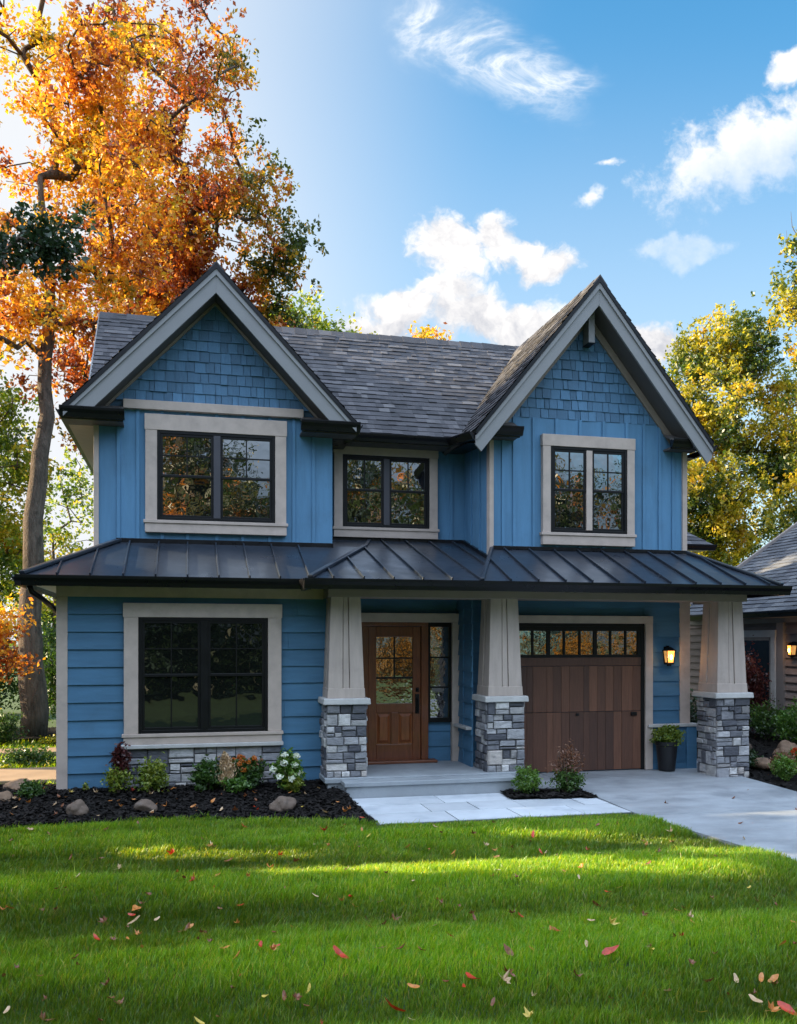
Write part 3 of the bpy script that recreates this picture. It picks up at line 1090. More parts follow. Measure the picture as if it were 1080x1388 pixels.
# side eaves
b = MB()
b.box(-1.66, -1.31, 13.41, 17.5, 5.215, 5.24)
b.build('side_soffit', 'soffit_tan', H)
b = MB()
gutter(b, (-1.665, 12.98, 5.335), (-1.665, 17.5, 5.335), (-1, 0, 0), ht=.11)
b.build('gutter', 'black_gutter', H)
b = MB()
gutter(b, (2.44, 13.0, 5.345), (2.44, 13.85, 5.345), (1, 0, 0), ht=.11)
b.box(2.16, 2.44, 13.41, 14.13, 5.20, 5.225)
b.build('gutter', 'black_gutter', H)
b = MB()
gutter(b, (4.16, 12.48, 5.22), (4.16, 13.72, 5.38), (-1, 0, 0), ht=.12)
b.hexa([(4.17, 12.92, 5.14), (4.47, 12.92, 5.14), (4.47, 14.1, 5.22), (4.17, 14.1, 5.22), (4.17, 12.92, 5.165), (4.47, 12.92, 5.165), (4.47, 14.1, 5.245), (4.17, 14.1, 5.245)])
b.build('gutter', 'black_gutter', H)
b = MB()
gutter(b, (8.06, 12.48, 5.22), (8.06, 17.5, 5.22), (1, 0, 0), ht=.11)
b.box(7.86, 8.06, 12.95, 17.5, 5.10, 5.12)
b.build('gutter', 'black_gutter', H)

# ---- main roof
rng = random.Random(21)
ev = Vector((-1.45, 13.75, 5.40))
rg_y, rg_z = 16.17, 7.80
sl = Vector((0, rg_y - 13.75, rg_z - 5.40))
nn = Vector((0, -sl.z, sl.y)).normalized()
b = MB()
for sgn in (1, -1):
    yb = 13.75 if sgn > 0 else 18.59
    lo = [Vector((-1.45, yb, 5.40)), Vector((8.05, yb, 5.40)), Vector((8.05, rg_y, rg_z)), Vector((-1.45, rg_y, rg_z))]
    b.hexa([p - Vector((0, 0, .08)) for p in lo] + [p - Vector((0, 0, .006)) for p in lo])
mr = b.build('roof', 'soffit_dark', H)
b = MB()
shingles(b, ev, (1, 0, 0), sl, 9.5, sl.length, rng, .135, .07, .26, .010, .026, jit=.006)
b.build('shingles', 'roof_shingle', mr, clip=[((0, rg_y, 0), (0, 1, 0)), ((-1.48, 0, 0), (-1, 0, 0)), ((8.05, 0, 0), (1, 0, 0))])
b = MB()
shingles(b, (8.05, 18.59, 5.40), (-1, 0, 0), (0, rg_y - 18.59, rg_z - 5.4), 9.5, sl.length, rng, .2, .3, .6)
b.build('shingles', 'roof_shingle', mr, clip=[((0, rg_y, 0), (0, -1, 0)), ((-1.48, 0, 0), (-1, 0, 0)), ((8.05, 0, 0), (1, 0, 0))])
b = MB()
x = -1.48
while x < 8.0:
    h = rng.uniform(.0, .012)
    b.prism([(x, rg_y - .15, rg_z - .13 + h), (x, rg_y, rg_z + .035 + h), (x, rg_y + .15, rg_z - .13 + h)], (.235, 0, -.008))
    x += .225
b.build('ridge_cap', 'roof_shingle', mr)
b = MB()
b.prism([(-1.47, 13.72, 5.30), (-1.47, rg_y, rg_z - .09), (-1.47, rg_y, rg_z), (-1.47, 13.72, 5.39)], (-.03, 0, 0))
b.build('verge_board', 'rake_trim', mr)
b = MB()
b.prism([(-1.28, 13.9, 5.35), (-1.28, rg_y, rg_z - .12), (-1.28, 18.4, 5.35)], (.05, 0, 0))
b.build('gable_end', 'blue_wall', H)
b = MB()
gutter(b, (2.3, 13.75, 5.385), (4.30, 13.75, 5.385), (0, -1, 0), ht=.12)
b.build('gutter', 'black_gutter', H)
b = MB()
b.box(2.16, 4.50, 13.75, 14.13, 5.255, 5.275)
b.build('eave_soffit', 'soffit_dark', H)


# ---- standing seam porch roof
def seam(b, p, q, h=.035, wd=.022, up=(0, 0, 1)):
    b.bar(p, q, wd, h, up)


def zl(y):
    return 2.95 + .42 * (y - 11.95)


def zm(y):
    return 2.93 + .303 * (y - 11.45)


def zr(y):
    return 2.93 + .42 * (y - 11.45)


# left section
b = MB()
A0 = (-2.03, 11.95, zl(11.95))
A1 = (1.57, 11.95, zl(11.95))
HB = (2.70, 13.60, zm(13.60))
b.poly([A0, A1, HB, (2.15, 13.40, zl(13.40)), (-.94, 13.40, zl(13.40))])
b.poly([A0, (-.94, 13.40, zl(13.40)), (-.94, 17.5, zl(13.40)), (-2.03, 17.5, 2.95)])
b.poly([HB, (2.9, 14.2, zm(14.2)), (2.15, 14.2, zm(14.2) + .004), (2.15, 13.40, zl(13.40))])
b.poly([(1.55, 11.45, 2.93), A1, HB][::-1])
mrl = b.build('metal_roof', 'dark_metal', H)
b = MB()
for i in range(9):
    x = -1.62 + i * .405
    y1 = 13.4
    if x < -.94:
        y1 = 11.95 + (x + 2.03) / 1.09 * 1.45
    if x > 1.57:
        ys = 11.95 + (x - 1.57) / 1.13 * 1.65
        seam(b, (x, ys, zl(ys)), (x, 13.4, zl(13.4)))
        continue
    seam(b, (x, 11.96, zl(11.96)), (x, y1, zl(y1)))
for i in range(9):
    y = 12.5 + i * .42
    x1 = -.94 if y > 13.4 else -2.03 + (y - 11.95) / 1.45 * 1.09
    zz = lambda x: 2.95 + (x + 2.03) * .56
    seam(b, (-2.02, y, 2.955), (x1, y, zz(x1)))
b.build('seam', 'dark_metal', mrl, 0.004)
b = MB()
b.bar(A0, (-.94, 13.40, zl(13.40)), .10, .05)
b.build('hip_cap', 'dark_metal', mrl, 0.012)
# middle section over the entry
b = MB()
b.poly([(1.55, 11.45, 2.93), (3.9, 11.45, 2.93), (4.55, 12.9, zm(12.9)), (4.53, 14.2, zm(14.2)), (2.9, 14.2, zm(14.2)), HB])
mrm = b.build('metal_roof', 'dark_metal', H)
b = MB()
for i in range(8):
    x = 1.86 + i * .405
    ys = 11.46
    ye = 14.2
    if x < HB[0]:
        ye = 11.45 + (x - 1.55) / 1.15 * 2.15
    if x > 3.9:
        ys = 11.45 + (x - 3.9) / .65 * 1.45
    seam(b, (x, ys, zm(ys)), (x, ye, zm(ye)))
b.build('seam', 'dark_metal', mrm, 0.004)
b = MB()
b.bar((1.55, 11.45, 2.93), (HB[0], HB[1], HB[2]), .08, .045)
b.bar(HB, (2.9, 14.2, zm(14.2)), .06, .03)
b.build('hip_cap', 'dark_metal', mrm, 0.012)
# right section over the garage
b = MB()
b.poly([(3.9, 11.45, 2.93), (8.57, 11.45, 2.93), (7.86, 12.9, zr(12.9)), (4.55, 12.9, zr(12.9))])
b.poly([(3.9, 11.45, 2.93), (4.55, 12.9, zr(12.9)), (4.55, 12.9, zm(12.9) - .01)])
b.poly([(8.57, 11.45, 2.93), (8.57, 13.4, 2.93), (7.86, 13.4, zr(12.9)), (7.86, 12.9, zr(12.9))])
mrr = b.build('metal_roof', 'dark_metal', H)
b = MB()
for i in range(11):
    x = 4.32 + i * .405
    ye = 12.9
    if x < 4.55:
        ye = 11.45 + (x - 3.9) / .65 * 1.45
    if x > 7.86:
        ye = 11.45 + (8.57 - x) / .71 * 1.45
    seam(b, (x, 11.46, zr(11.46)), (x, ye, zr(ye)))
b.build('seam', 'dark_metal', mrr, 0.004)
b = MB()
b.bar((8.57, 11.45, 2.93), (7.86, 12.9, zr(12.9)), .09, .045)
b.build('hip_cap', 'dark_metal', mrr, 0.012)
b = MB()
b.bar((3.9, 11.45, 2.93), (4.55, 12.9, zr(12.9)), .06, .04)
b.build('hip_cap', 'dark_metal', mrr, 0.012)
# gutters, soffits, beams
b = MB()
gutter(b, (-2.10, 11.95, 2.945), (1.62, 11.95, 2.945), (0, -1, 0), wd=.12, ht=.135)
gutter(b, (-2.03, 11.86, 2.945), (-2.03, 17.5, 2.945), (-1, 0, 0), wd=.11, ht=.135)
b.build('gutter', 'black_gutter', H)
b = MB()
gutter(b, (1.46, 11.45, 2.925), (8.66, 11.45, 2.925), (0, -1, 0), wd=.12, ht=.135)
gutter(b, (8.57, 11.40, 2.925), (8.57, 13.4, 2.925), (1, 0, 0), wd=.11, ht=.135)
gutter(b, (1.55, 11.40, 2.925), (1.55, 11.95, 2.925), (-1, 0, 0), wd=.10, ht=.135)
b.build('gutter', 'black_gutter', H)
b = MB()
b.box(-2.02, 1.62, 11.96, 12.36, 2.865, 2.885)
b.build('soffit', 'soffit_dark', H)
box('side_soffit', 'soffit_tan', H, (-2.02, -1.68, 12.37, 17.5, 2.865, 2.885), 0)
b = MB()
b.box(1.60, 8.50, 11.46, 13.24, 2.862, 2.882)
b.box(7.95, 8.50, 12.95, 13.4, 2.864, 2.88)
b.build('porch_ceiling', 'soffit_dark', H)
b = MB()
b.box(1.86, 8.32, 11.93, 12.42, 2.715, 2.861)
b.box(8.02, 8.30, 12.42, 12.95, 2.715, 2.86)
b.build('porch_beam', 'beam_trim', H, 0.006)
# elbow of the downpipe at the left corner
b = MB()
b.tube([(-1.95, 12.0, 2.82), (-1.93, 12.03, 2.74), (-1.83, 12.2, 2.66), (-1.74, 12.5, 2.56), (-1.70, 12.9, 2.46), (-1.70, 12.92, .25)], .036, 10)
b.build('downpipe', 'black_gutter', H, smooth=True)


# ---- porch columns
def column(cx, y0, zb, seed):
    rng = random.Random(seed)
    hw = .28
    cy = y0 + hw
    zc, zt = 1.245, 2.715
    # tapering wooden shaft
    t0, t1 = .250, .205
    b = MB()
    zs = zc + .085

    def ring(h, z):
        return [(cx - h, cy - h, z), (cx + h, cy - h, z), (cx + h, cy + h, z), (cx - h, cy + h, z)]
    b.hexa(ring(t0 - .032, zs) + ring(t1 - .032, zt))
    c = b.build('porch_column', 'taupe_column', H)
    b = MB()
    for (dx, dy) in ((0, -1), (0, 1), (-1, 0), (1, 0)):
        for s in (-1, 1):
            # each face: two tapering boards with a recess between
            def pt(t, off, z, out):
                h = t - .001 + out
                a = s * (off)
                return (cx + dx * h + (a if dx == 0 else 0), cy + dy * h + (a if dy == 0 else 0), z)
            lo_o, lo_i, hi_o, hi_i = t0, .052, t1, .040
            b.hexa([pt(t0, lo_o, zs + .13, 0), pt(t0, lo_i, zs + .13, 0), pt(t0, lo_i, zs + .13, -.03), pt(t0, lo_o - .03, zs + .13, -.03),
                    pt(t1, hi_o, zt, 0), pt(t1, hi_i, zt, 0), pt(t1, hi_i, zt, -.03), pt(t1, hi_o - .03, zt, -.03)])
        def ps(a, t, z, out):
            h = t - .001 + out
            return (cx + dx * h + (a if dx == 0 else 0), cy + dy * h + (a if dy == 0 else 0), z)
        b.hexa([ps(-.041, t0, zs + .13, -.010), ps(.041, t0, zs + .13, -.010), ps(.041, t0, zs + .13, -.03), ps(-.041, t0, zs + .13, -.03),
                ps(-.030, t1, zt, -.010), ps(.030, t1, zt, -.010), ps(.030, t1, zt, -.03), ps(-.030, t1, zt, -.03)])
    b.build('shaft_board', 'taupe_column', c, 0.003)
    b = MB()
    b.hexa(ring(t0 + .012, zs) + ring(t0 + .006, zs + .135))
    b.build('base_band', 'taupe_column', c, 0.005)
    b = MB()
    hc = hw + .05
    b.hexa(ring(hc, zc) + ring(hc - .008, zc + .085))
    b.build('cap', 'cap_stone', c, 0.014)
    box('pier_core', 'mortar', c, (cx - hw + .03, cx + hw - .03, cy - hw + .03, cy + hw - .03, zb - .1, zc), 0)
    b = MB()
    hh = hw - .03
    for o, u, n in (((cx - hh - .03, cy - hh, zb), (1, 0, 0), (0, -1, 0)), ((cx - hh, cy + hh, zb), (0, -1, 0), (-1, 0, 0)),
                    ((cx + hh, cy - hh, zb), (0, 1, 0), (1, 0, 0)), ((cx + hh, cy + hh, zb), (-1, 0, 0), (0, 1, 0))):
        wdt = 2 * hh + (.06 if n[1] == -1 else 0)
        ledge(b, o, u, (0, 0, 1), n, wdt, zc - zb, rng, .09, .22, .08, .29)
    b.build('stone_pier', 'ledge_stone', c)
    return c


column(2.11, 11.90, 0.25, 31)
column(4.41, 11.90, 0.25, 32)
column(8.06, 11.90, 0.03, 33)

# ---- porch slab and step
b = MB()
b.box(1.80, 4.72, 11.83, 13.25, 0.185, 0.255)
b.build('porch_floor', 'step_stone', H, 0.01)
b = MB()
b.box(1.84, 4.68, 11.86, 13.25, -0.05, 0.184)
b.build('porch_base', 'step_stone', H, 0.006)
b = MB()
b.box(2.02, 4.45, 11.56, 11.829, 0.17, 0.232)
b.build('porch_step', 'step_stone', H, 0.01)
box('step_riser', 'step_stone', H, (2.05, 4.42, 11.59, 11.855, -0.05, 0.169), 0.006)

# ---- front door
YD = 13.25 - .034
b = MB()
b.box(2.53, 2.66, YD - .085, YD - .002, .255, 2.34)
b.box(3.49, 3.60, YD - .085, YD - .002, .255, 2.34)
b.box(2.53, 3.60, YD - .083, YD - .002, 2.34, 2.40)
dfm = b.build('door_frame', 'door_wood', H, 0.006)
k = MB()
k.box(2.36, 2.53, YD - .10, YD, .255, 2.40)
k.box(3.98, 4.095, YD - .10, YD, .255, 2.40)
k.box(2.36, 4.095, YD - .105, YD, 2.40, 2.54)
k.build('casing', 'taupe_trim', dfm, 0.006)
b = MB()
x0, x1, z0, z1 = 2.665, 3.485, .285, 2.335
yf = YD - .055
st = .125
b.box(x0, x0 + st, yf, yf + .045, z0, z1)
b.box(x1 - st, x1, yf, yf + .045, z0, z1)
b.box(x0 + st, x1 - st, yf, yf + .045, z1 - .16, z1)
b.box(x0 + st, x1 - st, yf, yf + .045, 1.02, 1.19 - .03)
b.box(x0 + st, x1 - st, yf, yf + .045, z0, .54)
b.box(3.02, 3.13, yf, yf + .045, .54, 1.02)
dr = b.build('front_door', 'door_wood', H, 0.006)
for a, c in ((x0 + st, 3.02), (3.13, x1 - st)):
    b = MB()
    b.box(a, c, yf + .03, yf + .04, .54, 1.02)
    b.hexa([(a + .02, yf + .03, .56), (c - .02, yf + .03, .56), (c - .02, yf + .03, 1.0), (a + .02, yf + .03, 1.0),
            (a + .055, yf + .008, .6), (c - .055, yf + .008, .6), (c - .055, yf + .008, .96), (a + .055, yf + .008, .96)])
    b.build('door_panel', 'door_panel', dr)
b = MB()
b.poly([(x0 + st, yf + .028, 1.16), (x1 - st, yf + .028, 1.16), (x1 - st, yf + .028, z1 - .16), (x0 + st, yf + .028, z1 - .16)])
b.build('pane', 'glass_door', dr, normals=False)
b = MB()
b.box(3.066, 3.084, yf + .008, yf + .027, 1.56, z1 - .16)
b.box(x0 + st, x1 - st, yf + .009, yf + .0265, 1.84, 1.862)
b.box(x0 + st, x1 - st, yf + .006, yf + .0268, 1.535, 1.565)
b.build('muntin', 'black_frame', dr)
b = MB()
hx = x1 - .055
b.box(hx - .032, hx + .032, yf - .016, yf, 1.0, 1.30)
b.tube([(hx, yf - .012, 1.24), (hx, yf - .06, 1.22), (hx, yf - .065, 1.12), (hx, yf - .05, 1.03), (hx, yf - .012, 1.02)], .011, 8)
b.lathe(hx, yf - .02, [(.001, 1.35), (.022, 1.352), (.024, 1.385), (.001, 1.39)], 12)
b.box(hx - .026, hx + .026, yf - .018, yf, 1.335, 1.40)
b.build('door_handle', 'black_frame', dr, 0.004)
box('threshold', 'threshold', dfm, (2.50, 3.72, YD - .20, YD - .003, .256, .30), 0.012)
# sidelight
b = MB()
b.box(3.60, 3.64, YD - .06, YD - .002, .86, 2.40)
b.box(3.94, 3.98, YD - .06, YD - .002, .86, 2.40)
b.box(3.64, 3.94, YD - .06, YD - .002, 2.33, 2.40)
b.box(3.64, 3.94, YD - .06, YD - .002, .86, .93)
sdl = b.build('sidelight', 'black_frame', H, 0.004)
b = MB()
b.poly([(3.64, YD - .025, .93), (3.94, YD - .025, .93), (3.94, YD - .025, 2.33), (3.64, YD - .025, 2.33)])
b.build('pane', 'glass_door', sdl, normals=False)
b = MB()
for z in (1.40, 1.86):
    b.box(3.64, 3.94, YD - .045, YD - .0255, z - .012, z + .012)
b.build('muntin', 'black_frame', sdl)

# ---- garage door
YG = 12.90 - .034
gx0, gx1 = 4.66, 7.02
b = MB()
b.box(gx1 - .001, gx1 + .06, YG - .055, YG, .07, 2.34)
b.box(gx0 - .06, gx0, YG - .055, YG, .07, 2.34)
b.box(gx0 - .06, gx1 + .06, YG - .056, YG, 2.34, 2.39)
gfr = b.build('garage_door_frame', 'black_frame', H, 0.004)
k = MB()
k.box(gx1 + .06, gx1 + .19, YG - .09, YG, .07, 2.39)
k.box(gx0 - .19, gx0 - .06, YG - .09, YG, .07, 2.39)
k.box(gx0 - .19, gx1 + .19, YG - .095, YG, 2.39, 2.51)
k.build('casing', 'taupe_trim', gfr, 0.006)
b = MB()
rng = random.Random(5)
x = gx0
yf = YG - .045
while x < gx1 - .01:
    ww = rng.choice((.10, .14, .19, .23))
    e = min(gx1, x + ww)
    if gx1 - e < .06:
        e = gx1
    for (za, zb_) in ((.085, 1.000), (1.008, 1.72)):
        dy = rng.uniform(0, .006)
        b.box(x + .0015, e - .0015, yf + dy, yf + .03, za, zb_)
    x = e
gd = b.build('garage_door', 'garage_wood', H, 0.002)
b = MB()
b.box(gx0, gx1, yf - .004, yf + .03, 1.726, 1.855)
b.build('top_rail', 'garage_wood', gd, 0.004)
b = MB()
b.box(gx0, gx1, yf - .006, yf + .03, 1.857, 1.90)
b.box(gx0, gx1, yf - .006, yf + .03, 2.27, 2.34)
n = 9
pw = (gx1 - gx0) / n
for i in range(n + 1):
    hwid = .030 if i % 3 == 0 else .016
    xx = min(max(gx0 + i * pw, gx0 + hwid), gx1 - hwid)
    b.box(xx - hwid, xx + hwid, yf - .003, yf + .028, 1.90, 2.27)
b.build('window_grille', 'black_frame', gd, 0.003)
for i in range(n):
    b = MB()
    b.poly([(gx0 + i * pw + .01, yf + .018, 1.895), (gx0 + (i + 1) * pw - .01, yf + .018, 1.895), (gx0 + (i + 1) * pw - .01, yf + .018, 2.275), (gx0 + i * pw + .01, yf + .018, 2.275)])
    b.build('pane', 'glass_door', gd, normals=False)
b = MB()
b.box(6.84, 6.94, yf - .03, yf - .001, .93, .99)
b.box(5.90, 5.95, yf - .02, yf - .001, .945, .985)
b.build('door_handle', 'black_frame', gd, 0.006)


# ---- wall lanterns
def lantern(cx, y, zc, parent, depth=None, face=(0, -1), s=1.0):
    fx, fy = face
    px, py = -fy, fx      # along the wall

    def P(a, o, z):
        return (cx + px * a * s + fx * o * s, y + py * a * s + fy * o * s, zc + z * s)

    def bx(b, a0, a1, o0, o1, z0, z1, tp=1.0):
        am, om = (a0 + a1) / 2, (o0 + o1) / 2
        f = lambda q, c: c + (q - c) * tp
        b.hexa([P(a0, o0, z0), P(a1, o0, z0), P(a1, o1, z0), P(a0, o1, z0),
                P(f(a0, am), f(o0, om), z1), P(f(a1, am), f(o1 if False else o0, om), z1), P(f(a1, am), f(o1, om), z1), P(f(a0, am), f(o1, om), z1)])
    b = MB()
    bx(b, -.05, .05, .001, .02, -.16, .16)
    bx(b, -.012, .012, .02, .10, .155, .175)
    bx(b, -.085, .085, .03, .20, .10, .155, .25)
    bx(b, -.09, .09, .025, .205, .085, .10)
    bx(b, -.06, .06, .055, .175, -.155, -.125)
    bx(b, -.03, .03, .085, .145, -.185, -.155)
    for a in (-1, 1):
        for o in (.045, .185):
            q0, q1 = (.055 * a, .115 + (o - .115) * .75), (.078 * a, o)
            b.hexa([P(q0[0] - .007, q0[1] - .007, -.13), P(q0[0] + .007, q0[1] - .007, -.13), P(q0[0] + .007, q0[1] + .007, -.13), P(q0[0] - .007, q0[1] + .007, -.13),
                    P(q1[0] - .007, q1[1] - .007, .09), P(q1[0] + .007, q1[1] - .007, .09), P(q1[0] + .007, q1[1] + .007, .09), P(q1[0] - .007, q1[1] + .007, .09)])
    ln = b.build('wall_lantern', 'black_frame', parent, 0.003)
    b = MB()
    i = [P(-.05, .065, -.12), P(.05, .065, -.12), P(.05, .165, -.12), P(-.05, .165, -.12), P(-.07, .05, .083), P(.07, .05, .083), P(.07, .18, .083), P(-.07, .18, .083)]
    b.hexa(i)
    b.build('lantern_glass', 'lamp_glow', ln)
    b = MB()
    c0 = P(0, .2, -.03)
    b.tube([P(0, .187, -.075), P(0, .189, -.045), P(0, .190, .0), P(0, .189, .03)], [.010 * s, .022 * s, .018 * s, .004 * s], 10)
    b.build('bulb', 'bulb_glow', ln, smooth=True)
    ld = bpy.data.lights.new('lantern_light', 'POINT')
    ld.energy = 2.6
    ld.color = (1, .55, .22)
    ld.shadow_soft_size = .03
    lo = bpy.data.objects.new('lantern_light', ld)
    col.objects.link(lo)
    lo.location = P(0, .27, -.02)
    return ln


lantern(7.50, 12.89, 1.88, H, s=.9)

# ---- low rear wing on the right
b = MB()
b.box(7.9, 10.35, 16.95, 20, 0, 4.12)
b.build('wing_wall', 'blue_wall', H)
lap(7.9, 10.35, 16.95, 2.6, 4.1, 'wing_siding', 'blue_lap', .16)
b = MB()
rng = random.Random(8)
o0, o1, pk0, pk1 = Vector((7.6, 16.55, 4.13)), Vector((10.72, 16.55, 4.13)), Vector((7.6, 18.6, 5.7)), Vector((8.9, 18.6, 5.7))
shingles(b, o0, (1, 0, 0), pk0 - o0, 3.2, (pk0 - o0).length, rng, .15)
b.build('wing_roof', 'roof_shingle', H, clip=[(o1, Vector((pk1 - o1).cross(Vector((0, .1, 1)))).normalized() * (1 if (pk1 - o1).cross(Vector((0, .1, 1))).x > 0 else -1))])
b = MB()
b.poly([o0, o1, pk1, pk0])
b.poly([o1, Vector((10.72, 20.5, 4.13)), pk1])
b.poly([pk0, pk1, Vector((10.72, 20.5, 4.13)), Vector((7.6, 20.5, 4.13))])
b.build('wing_roof', 'soffit_dark', H)
b = MB()
gutter(b, (7.9, 16.55, 4.13), (10.75, 16.55, 4.13), (0, -1, 0))
b.box(7.9, 10.7, 16.56, 16.95, 4.03, 4.05)
b.build('gutter', 'black_gutter', H)

# ------------------------------------------------------------------ neighbour house
N = root('neighbour_house', 'brown lap sided neighbouring house with a dark shingle roof at the right edge', 'house', (14.5, 15.5, 0))
XN = 12.0
b = MB()
b.box(XN + .003, 17.5, 9.5, 22.5, 0, 2.62)
b.build('wall', 'neighbour_trim', N)
lap(9.5, 22.5, 0, 0.45, 2.5, 'lap_siding', 'neighbour_siding', .165, N, side=XN, thick=0.05)
b = MB()
ledge(b, (XN - .02, 22.5, 0.0), (0, -1, 0), (0, 0, 1), (-1, 0, 0), 13, .45, random.Random(3), .08, .16, .15, .4)
b.build('stone_base', 'ledge_stone', N)
b = MB()
b.box(XN - .09, XN + .02, 15.88, 16.10, .1, 2.5)
b.box(XN - .04, XN + .02, 9.5, 22.5, 2.5, 2.60)
b.box(XN - .10, XN + .02, 13.2, 13.4, .1, 2.5)
b.build('corner_board', 'neighbour_trim', N, 0.004)
b = MB()
wy0, wy1, wz0, wz1 = 16.25, 17.35, .62, 2.2
b.box(XN - .095, XN, wy0, wy0 + .07, wz0, wz1)
b.box(XN - .095, XN, wy1 - .07, wy1, wz0, wz1)
b.box(XN - .095, XN, wy0, wy1, wz1 - .07, wz1)
b.box(XN - .095, XN, wy0, wy1, wz0, wz0 + .07)
nw = b.build('window', 'neighbour_trim', N, 0.004)
b = MB()
b.box(XN - .115, XN, wy0 - .14, wy0, wz0 - .1, wz1 + .12)
b.box(XN - .115, XN, wy1, wy1 + .14, wz0 - .1, wz1 + .12)
b.box(XN - .12, XN, wy0 - .16, wy1 + .16, wz1, wz1 + .15)
b.box(XN - .13, XN, wy0 - .16, wy1 + .16, wz0 - .12, wz0)
b.build('casing', 'cap_stone', nw, 0.004)
b = MB()
b.poly([(XN - .062, wy1, wz0), (XN - .062, wy0, wz0), (XN - .062, wy0, wz1), (XN - .062, wy1, wz1)])
b.build('pane', 'glass_lower', nw, normals=False)
# roof
rng = random.Random(77)
e0, e1 = Vector((11.55, 9.0, 2.72)), Vector((11.55, 19.35, 2.72))
rk = Vector((15.3, 0, 2.72 + 3.75 * .68))
b = MB()
b.hexa([(11.55, 9, 2.70), (15.3, 9, rk.z - .02), (15.3, 19.35, rk.z - .02), (11.55, 19.35, 2.70), (11.55, 9, 2.64), (15.3, 9, rk.z - .09), (15.3, 19.35, rk.z - .09), (11.55, 19.35, 2.64)])
b.hexa([(19.05, 9, 2.70), (15.3, 9, rk.z - .02), (15.3, 19.35, rk.z - .02), (19.05, 19.35, 2.70), (19.05, 9, 2.64), (15.3, 9, rk.z - .09), (15.3, 19.35, rk.z - .09), (19.05, 19.35, 2.64)])
nr = b.build('roof', 'neighbour_trim', N)
b = MB()
shingles(b, e1, (0, -1, 0), (3.75, 0, 3.75 * .68), 10.4, 3.75 * math.hypot(1, .68), rng, .16, .2, .45, .016, .03)
b.build('shingles', 'neighbour_shingle', nr, clip=[((15.3, 0, 0), (1, 0, 0)), ((0, 19.37, 0), (0, 1, 0)), ((0, 9, 0), (0, -1, 0))])
b = MB()
b.bar((11.5, 19.38, 2.72), (15.3, 19.38, rk.z), .10, .07)
b.build('verge_board', 'neighbour_trim', nr)
b = MB()
gutter(b, (11.55, 9.0, 2.72), (11.55, 19.3, 2.72), (-1, 0, 0))
b.build('gutter', 'black_gutter', N)
b = MB()
b.box(11.56, XN, 9.0, 19.3, 2.60, 2.62)
b.build('soffit', 'neighbour_trim', N)
b = MB()
b.prism([(XN, 19.09, 2.75), (18.6, 19.09, 2.75), (15.3, 19.09, rk.z - .1)], (0, -9.5, 0))
b.build('gable_wall', 'neighbour_siding', N)
lantern(XN - .03, 15.55, 1.95, N, face=(-1, 0), s=.9)


# ------------------------------------------------------------------ ground
def edge_y(x):
    """far edge of the lawn"""
    xs = [-40, -3.2, -2.06, -1.28, -0.04, 1.24, 2.13, 2.2, 5.3, 5.32]
    ys = [10.6, 10.72, 10.77, 10.84, 10.89, 10.52, 10.07, 9.92, 9.80, 9.78]
    return np.interp(x, xs, ys)


def lawn_h(x, y):
    return (0.042 * np.sin(y * 3.4 + .5 * np.sin(x * .7) + .3 * x) * np.clip((10.3 - y) / 2, 0, 1)
            + .025 * np.sin(x * .9 + 1.3 * np.sin(y * .6)) * np.clip((10.3 - y) / 2, 0, 1)) - .02


def lawn_x1(y):
    return 5.33 + np.maximum(0, 9.72 - y) * .14


b = MB()
b.poly([(-500, -500, -.14), (500, -500, -.14), (500, 900, -.14), (-500, 900, -.14)])
g = b.build('ground', 'soil', None)
tag(g, kind='structure')

gx = np.linspace(0, 1, 90)
gyv = np.linspace(-2, 10.95, 150)
V_, Fn, Lp = [], [], []
for j, y in enumerate(gyv):
    for i, s in enumerate(gx):
        x1 = float(lawn_x1(y)) if y < 9.9 else 5.4
        x = -14 + s * (x1 + 14)
        V_.append((x, y, float(lawn_h(x, y)) - .012))
nx = len(gx)
for j in range(len(gyv) - 1):
    for i in range(nx - 1):
        a = j * nx + i
        V_c = [a, a + 1, a + nx + 1, a + nx]
        cx = sum(V_[q][0] for q in V_c) / 4
        cy = sum(V_[q][1] for q in V_c) / 4
        if cy < edge_y(cx) + .12:
            Lp += V_c
            Fn.append(4)
lawn = link('lawn', np_mesh('lawn', V_, Fn, Lp), 'lawn_soil')
tag(lawn, kind='structure')

# driveway rising to the garage
b = MB()
ys, zs = [], []
for y0_, y1_, z0_, z1_ in ((-2, 1.6, 0, 0), (1.6, 4.3, 0, 0), (4.3, 7.0, 0, 0), (7.0, 9.72, 0, .005), (9.72, 12.2, .005, .06), (12.2, 14, .06, .08)):
    ys += [y0_ + .006, y1_ - .006]
    zs += [z0_, z1_]
for i in range(0, len(ys) - 1, 2):
    xa0, xa1 = float(lawn_x1(ys[i])), float(lawn_x1(ys[i + 1]))
    r = 8.22
    r1 = 8.22 if ys[i] < 12 else 8.6
    b.hexa([(xa0, ys[i], -.12), (r, ys[i], -.12), (r1, ys[i + 1], -.12), (xa1, ys[i + 1], -.12), (xa0, ys[i], zs[i]), (r, ys[i], zs[i]), (r1, ys[i + 1], zs[i + 1]), (xa1, ys[i + 1], zs[i + 1])])
dwy = b.build('driveway', 'concrete', None, 0.006)
tag(dwy, kind='structure')
b = MB()
b.box(4.4, 5.32, 11.55, 12.95, -.1, .06)
t_ = b.build('driveway_apron', 'concrete', None)
tag(t_, kind='structure')

